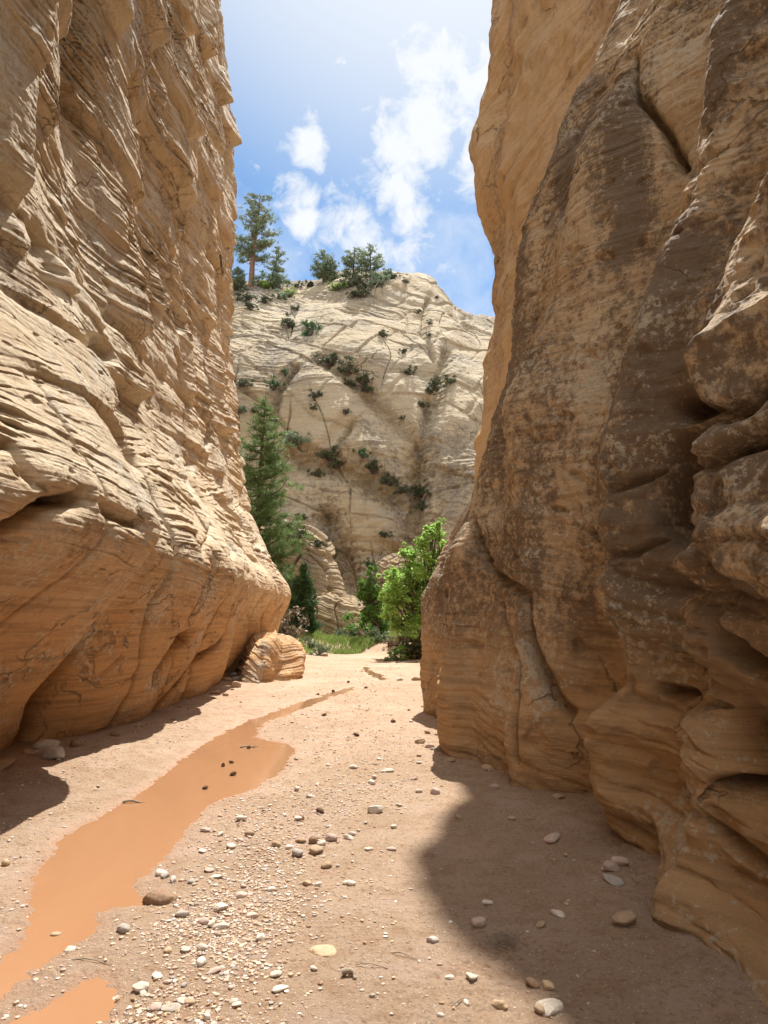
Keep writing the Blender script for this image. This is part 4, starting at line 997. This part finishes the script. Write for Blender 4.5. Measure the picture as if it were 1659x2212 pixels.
# middle-distance pine and juniper
x_, y_ = x_at(566, 37, 0.4), 37.0
conifer('pine_tree', float(x_)-.25, y_, 0.3, float(z_at(858, y_)-0.3), .20, .12, [(0, .16), (.2, .19), (.5, .165), (.75, .11), (.93, .05), (1, .015)], 120, 50000, .30, 'pine2', 'dark', 21, 'tall full green pine standing between the left wall and the cliff', aspect=.10, clump=.46, upturn=.45, droop=.12)
x_, y_ = x_at(652, 36.5, 0.5), 36.5
conifer('juniper_tree', float(x_), y_, 0.45, float(z_at(1218, y_)-0.4), .11, .06, [(0, .18), (.2, .22), (.5, .18), (.8, .09), (1, .02)], 90, 26000, .17, 'juniper', 'dark', 22, 'small cone-shaped juniper on the grassy bank at the left', aspect=.22, clump=.36, upturn=.5, droop=.05)
def broadleaf(name, clumps, y0, base, nl, size, lm, seed, label, ydev=1.0):
    r = np.random.default_rng(seed); bx, by = base; bz = gz(bx, by)
    root = bpy.data.objects.new(name, None); link(root); root.location = (bx, by, bz-.05); tag(root, label, 'tree')
    C_, R_ = [], []
    for (u, v, s) in clumps:
        for k in range(4):
            y = y0 + r.normal(0, ydev*.6); uu = u+r.normal(0, s*.5); vv = v+r.normal(0, s*.5); z = float(z_at(vv, y)); x = float(x_at(uu, y, z)); C_.append((x-bx, y-by, z-bz)); R_.append(s/F*y0*r.uniform(.4, .95))
    wd = Geo(); t = np.linspace(0, 1, 8); C_ = np.array(C_); top = C_[C_[:, 2].argmax()]
    tr = np.stack([top[0]*.75*t**1.5, top[1]*.5*t, top[2]*.8*t], -1); wd.tube(tr, .13*(1-t*.85), 8); wd.obj('trunk', MW['dark'], root)
    lb = Geo()
    for c in C_:
        f = np.clip(c[2]/top[2]*.6, .05, .85); b0 = np.array([np.interp(f, t, tr[:, q]) for q in range(3)]); mid = (b0+c)/2 + r.normal(0, .12, 3) - np.array([0, 0, .1])
        lb.tube([b0, mid, c], [.05, .035, .012], 5)
        for k in range(3): e = c + r.normal(0, .3, 3); lb.tube([c, (c+e)/2, e], [.014, .01, .005], 4)
    lb.obj('branches', MW['dark'], root)
    fo = Geo(); fo.quads(leaves(C_, R_, nl, size, r, aspect=.65, shell=0, squash=.9, up=-.1)); 
    sub = r.choice(len(C_), len(C_)*4); tip = C_[sub] + r.normal(0, 1, (len(sub), 3))*np.array(R_)[sub][:, None]*.75
    fo.quads(leaves(tip, np.array(R_)[sub]*.32, nl//2, size, r, aspect=.65, shell=0, up=-.1))
    fo.obj('crown', ML[lm], root, False)
BT = [(945,1125,13),(935,1150,18),(958,1165,16),(912,1178,20),(940,1200,26),(885,1200,18),(965,1220,30),(900,1235,28),(862,1240,20),(845,1262,18),(930,1270,34),(870,1285,28),(845,1310,20),(900,1320,34),(945,1330,34),(858,1345,18),(885,1360,22),(850,1262,16)]
broadleaf('leafy_tree', BT, 29.5, (1.75, 29.8), 52000, .10, 'bright', 31, 'bright yellow-green leafy tree leaning out beside the right wall')
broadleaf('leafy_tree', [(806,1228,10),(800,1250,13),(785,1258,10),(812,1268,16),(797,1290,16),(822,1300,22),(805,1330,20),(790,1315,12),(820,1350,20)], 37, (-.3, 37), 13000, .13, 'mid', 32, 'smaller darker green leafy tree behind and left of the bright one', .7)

# ---------------------------------------------------------------- shrubs
def shrub_proto(lm, seed, wm='dark', n=1500, size=.13, sparse=.0):
    r = np.random.default_rng(seed); C_ = r.normal(0, 1, (22, 3))*np.array([.42, .34, .24])+np.array([0, 0, .45]); C_[:, 2] = np.abs(C_[:, 2])
    fo = Geo(); fo.quads(leaves(C_, r.uniform(.14, .34, 22), n, size, r, aspect=.45, shell=0)); me1 = np_mesh('foliage', np.concatenate(fo.V), np.concatenate(fo.F), ML[lm], False)
    g = Geo()
    for c in C_: g.tube([(0, 0, -.05), (c[0]*.5, c[1]*.5, c[2]*.35), tuple(c)], [.03, .02, .006], 4)
    me2 = np_mesh('stems', np.concatenate(g.V), np.concatenate(g.F), MW[wm], True)
    return me1, me2
PROT = {k: [shrub_proto(k, 40+i*7+j) for j in range(3)] for i, k in enumerate(('dark', 'sage', 'mid', 'yellow', 'juniper', 'dry'))}
def shrub(x, y, z, s, kind, j, label, group=None, sq=1.0, rot=0.0):
    root = bpy.data.objects.new('shrub', None); link(root); root.location = (x, y, z); root.scale = (s, s, s*sq); root.rotation_euler = (0, 0, rot); tag(root, label, 'shrub', group)
    for nm, me in zip(('foliage', 'stems'), PROT[kind][j % 3]): link(bpy.data.objects.new(nm, me), root)
    return root
CS = [(709,778,40,'dark','dark shrub at the upper end of the diagonal ledge across the cliff'),(748,795,44,'dark','dark shrub second along the diagonal ledge across the cliff'),(783,825,38,'dark','dark shrub lower down the diagonal ledge across the cliff'),(799,842,26,'dark','last small dark shrub at the lower end of the diagonal ledge'),
 (758,825,20,'dark','little shrub tucked just below the diagonal ledge'),(670,708,38,'juniper','round green shrub on the upper left cliff face'),(627,690,34,'dark','grey-dark shrub on the upper left cliff left of the round green one'),
 (891,797,26,'dark','dark shrub alone on the smooth cliff face right of centre'),(873,752,16,'dark','small shrub above the lone dark one right of centre'),(945,830,40,'dark','larger dark shrub in the corner beside the right buttress'),(968,815,26,'dark','upper dark shrub in the corner beside the right buttress'),(930,838,22,'dark','low dark shrub left of the corner by the right buttress'),
 (529,824,26,'dark','dark shrub close to the left wall on the cliff face'),(600,836,26,'juniper','green shrub hanging in the left crack of the cliff'),(622,803,15,'juniper','small green shrub at the top of the left crack'),(680,847,24,'dark','dark tufted shrub on the bare left cliff face'),(674,873,16,'dark','small shrub directly below the dark tufted one'),
 (754,887,18,'dark','small dark shrub on the middle of the cliff face'),(826,714,22,'dark','grey shrub high on the slope below the rim knob'),(920,718,12,'dark','tiny shrub high on the right slope'),(920,875,22,'dark','shrub in the shaded crack left of the right buttress'),
 (632,955,46,'sage','pale sage shrub right of the tall green pine'),(706,985,44,'dark','dark shrub on the lower diagonal ledge'),(730,1010,30,'dark','dark shrub just below the one on the lower diagonal ledge'),(690,1015,26,'dark','low dark shrub left on the lower ledge'),(783,990,24,'juniper','upright green shrub in the middle of the lower cliff'),
 (803,1018,38,'dark','dark shrub right of the upright green one'),(835,1040,40,'dark','wide dark shrub further right on the lower cliff'),(860,1058,30,'dark','dark shrub between the wide one and the big crack'),(903,1060,44,'dark','big dark shrub below the big crack of the cliff'),(905,1090,30,'dark','lower dark shrub below the big crack'),
 (861,901,12,'dark','tiny shrub on the plain face left of the big crack'),(525,880,24,'sage','greyish shrub beside the left wall on the cliff face'),(555,880,20,'dark','dark shrub behind the top of the tall green pine'),
 (650,1142,42,'dark','dark shrub on top of the rounded banded outcrop'),(625,1145,28,'juniper','greener shrub on the outcrop close to the tall pine'),(690,1165,26,'dark','shrub on the back of the rounded banded outcrop'),(720,1190,30,'dark','dark shrub behind the rounded outcrop'),(738,1225,30,'dry','brownish bare shrub in the gully behind the outcrop'),
 (775,1290,34,'dark','dark shrub low in the gully right of the banded outcrop'),(800,1215,20,'juniper','shrub at the cliff foot above the darker leafy tree'),
 (592,605,46,'sage','pale green shrub on the rim at the foot of the small pine'),(560,603,28,'sage','pale shrub on the rim right of the tallest trunk'),(525,635,34,'dark','dark shrub on the rim edge beside the left wall'),(515,615,26,'dark','bushy shrub at the top left of the rim'),(575,610,26,'yellow','yellow-green shrub on the rim below the tall pine'),
 (646,609,18,'dark','small dark shrub alone on the rim'),(670,607,20,'dark','bare dark shrub on the rim left of the lone pine'),(728,612,30,'yellow','bright green shrub on the rim right of the lone pine'),(752,605,36,'dark','dark shrub left under the pair of rim pines'),(775,608,40,'dark','dark shrub right under the pair of rim pines'),(812,600,44,'sage','greyish green shrub on the right side of the rim knob'),
 (832,590,28,'sage','smaller shrub at the right end of the rim knob'),(848,590,20,'dark','last dark shrub where the rim begins to fall'),(882,603,14,'dark','tiny dark shrub on the falling rim'),(779,628,34,'dark','low spreading shrub just below the rim knob'),(758,630,20,'dark','small low shrub left below the rim knob'),(627,627,28,'yellow','yellow-green shrub at the rim edge above the white slabs'),
 (600,632,26,'sage','grey shrub on the slope below the rim at the left'),(545,655,26,'dark','dark shrub on the slope left below the tallest pine'),(570,640,24,'dark','brownish dark shrub on the slope below the tallest pine'),(635,660,18,'dark','small shrub on the white slabs below the rim'),(805,1000,16,'dark','small shrub above the wide dark one'),
 (905,665,12,'dark','tiny shrub under the right end of the rim'),(925,690,12,'dark','tiny shrub a little down the right slope'),(950,640,10,'dark','speck of scrub on the falling right rim'),(715,1215,20,'dark','small shrub at the back of the gully'),(655,1110,22,'dark','dark shrub above the banded outcrop'),(835,1160,22,'dark','shrub on the dark ledge above the leafy trees')]
for k, (u, v, s, kind, lab) in enumerate(CS):
    Gs = GF
    if lab.startswith('dark shrub on top of the rounded') or 'on the outcrop close' in lab or 'on the back of the rounded' in lab: Gs = KN
    p = surface_point(Gs, u, v+s*.2); pm = (p[1]*CP+(p[2]-H)*SP)/F
    shrub(p[0], p[1]-.2, p[2]-.15*s*pm, s*pm*.82, kind, k, lab, None, .9 if kind != 'juniper' else 1.2, rot=k*1.3)
NEARS = [(885,1400,1.15,29.0,'dry','dark brown bare shrub added for shade under the bright green tree'),(860,1420,.55,27.5,'mid','low leafy green plant at the foot of the bright tree'),(905,1385,1.2,28.5,'dark','dark shrub against the farthest right fin'),  # first shrub is added to give the dark shade at the tree foot
 (815,1383,.6,34,'sage','small grey sagebrush at the right end of the grassy bank'),(741,1375,.6,38,'sage','small sagebrush at the foot of the low banded slab'),(690,1393,.55,31,'sage','low grey-green plant in the grass near the wash'),(668,1378,.45,34,'sage','tuft of grey brush in the left of the grass'),
 (622,1340,1.3,33,'dry','pinkish dry shrub against the end of the left wall'),(800,1350,1.6,38.5,'mid','green undergrowth below the darker leafy tree'),(845,1395,.5,33,'dry','dry brush left of the roots'),(765,1380,.5,39,'dark','small dark plant between the slab and the leafy trees')]
for k, (u, v, s, y, kind, lab) in enumerate(NEARS):
    z = float(z_at(v, y)); x = float(x_at(u, y, z)); shrub(x, y, gz(x, y)-.03, s, kind, k+1, lab, rot=k*2.0)
# grass on the bank
def grass(n):
    r = np.random.default_rng(9); x = r.uniform(-6.5, 1.4, n*3); y = r.uniform(24.5, 45, n*3)
    nn = fbm(x*.5, y*.3, 0*x, 3, seed=2)
    ok = ((y > 32.8-1.0*nn+.9*np.maximum(x+1.5, 0)) | ((x < -3.35-.15*(26-y)*0) & (x < -3.1-.0*y + (y-29)*.35) & (y > 25.5))) & (r.random(n*3) < .35+1.6*np.clip(nn+.2, 0, 1))
    x = x[ok][:n]; y = y[ok][:n]; z = ground_z(x, y, False); n = len(x)
    h = r.uniform(.06, .22, n)*(1+.6*np.clip(fbm(x*1.2, y*1.2, 0*x, 2, seed=4)*2, 0, 1)); a = r.uniform(0, 6.28, n); wv = .012+.012*r.random(n); lx = r.normal(0, .3, n)*h; ly = r.normal(0, .3, n)*h
    B = np.stack([x, y, z-.01], -1); s = np.stack([np.cos(a)*wv, np.sin(a)*wv, 0*a], -1); T_ = B+np.stack([lx, ly, h], -1)
    g = Geo(); g.quads(np.stack([B-s, B+s, T_+s*.25, T_-s*.25], 1)); tag(g.obj('grass', ML['grass'], None, False), 'green grass covering the bank below the cliff', 'grass', None, 'stuff')
grass(42000)
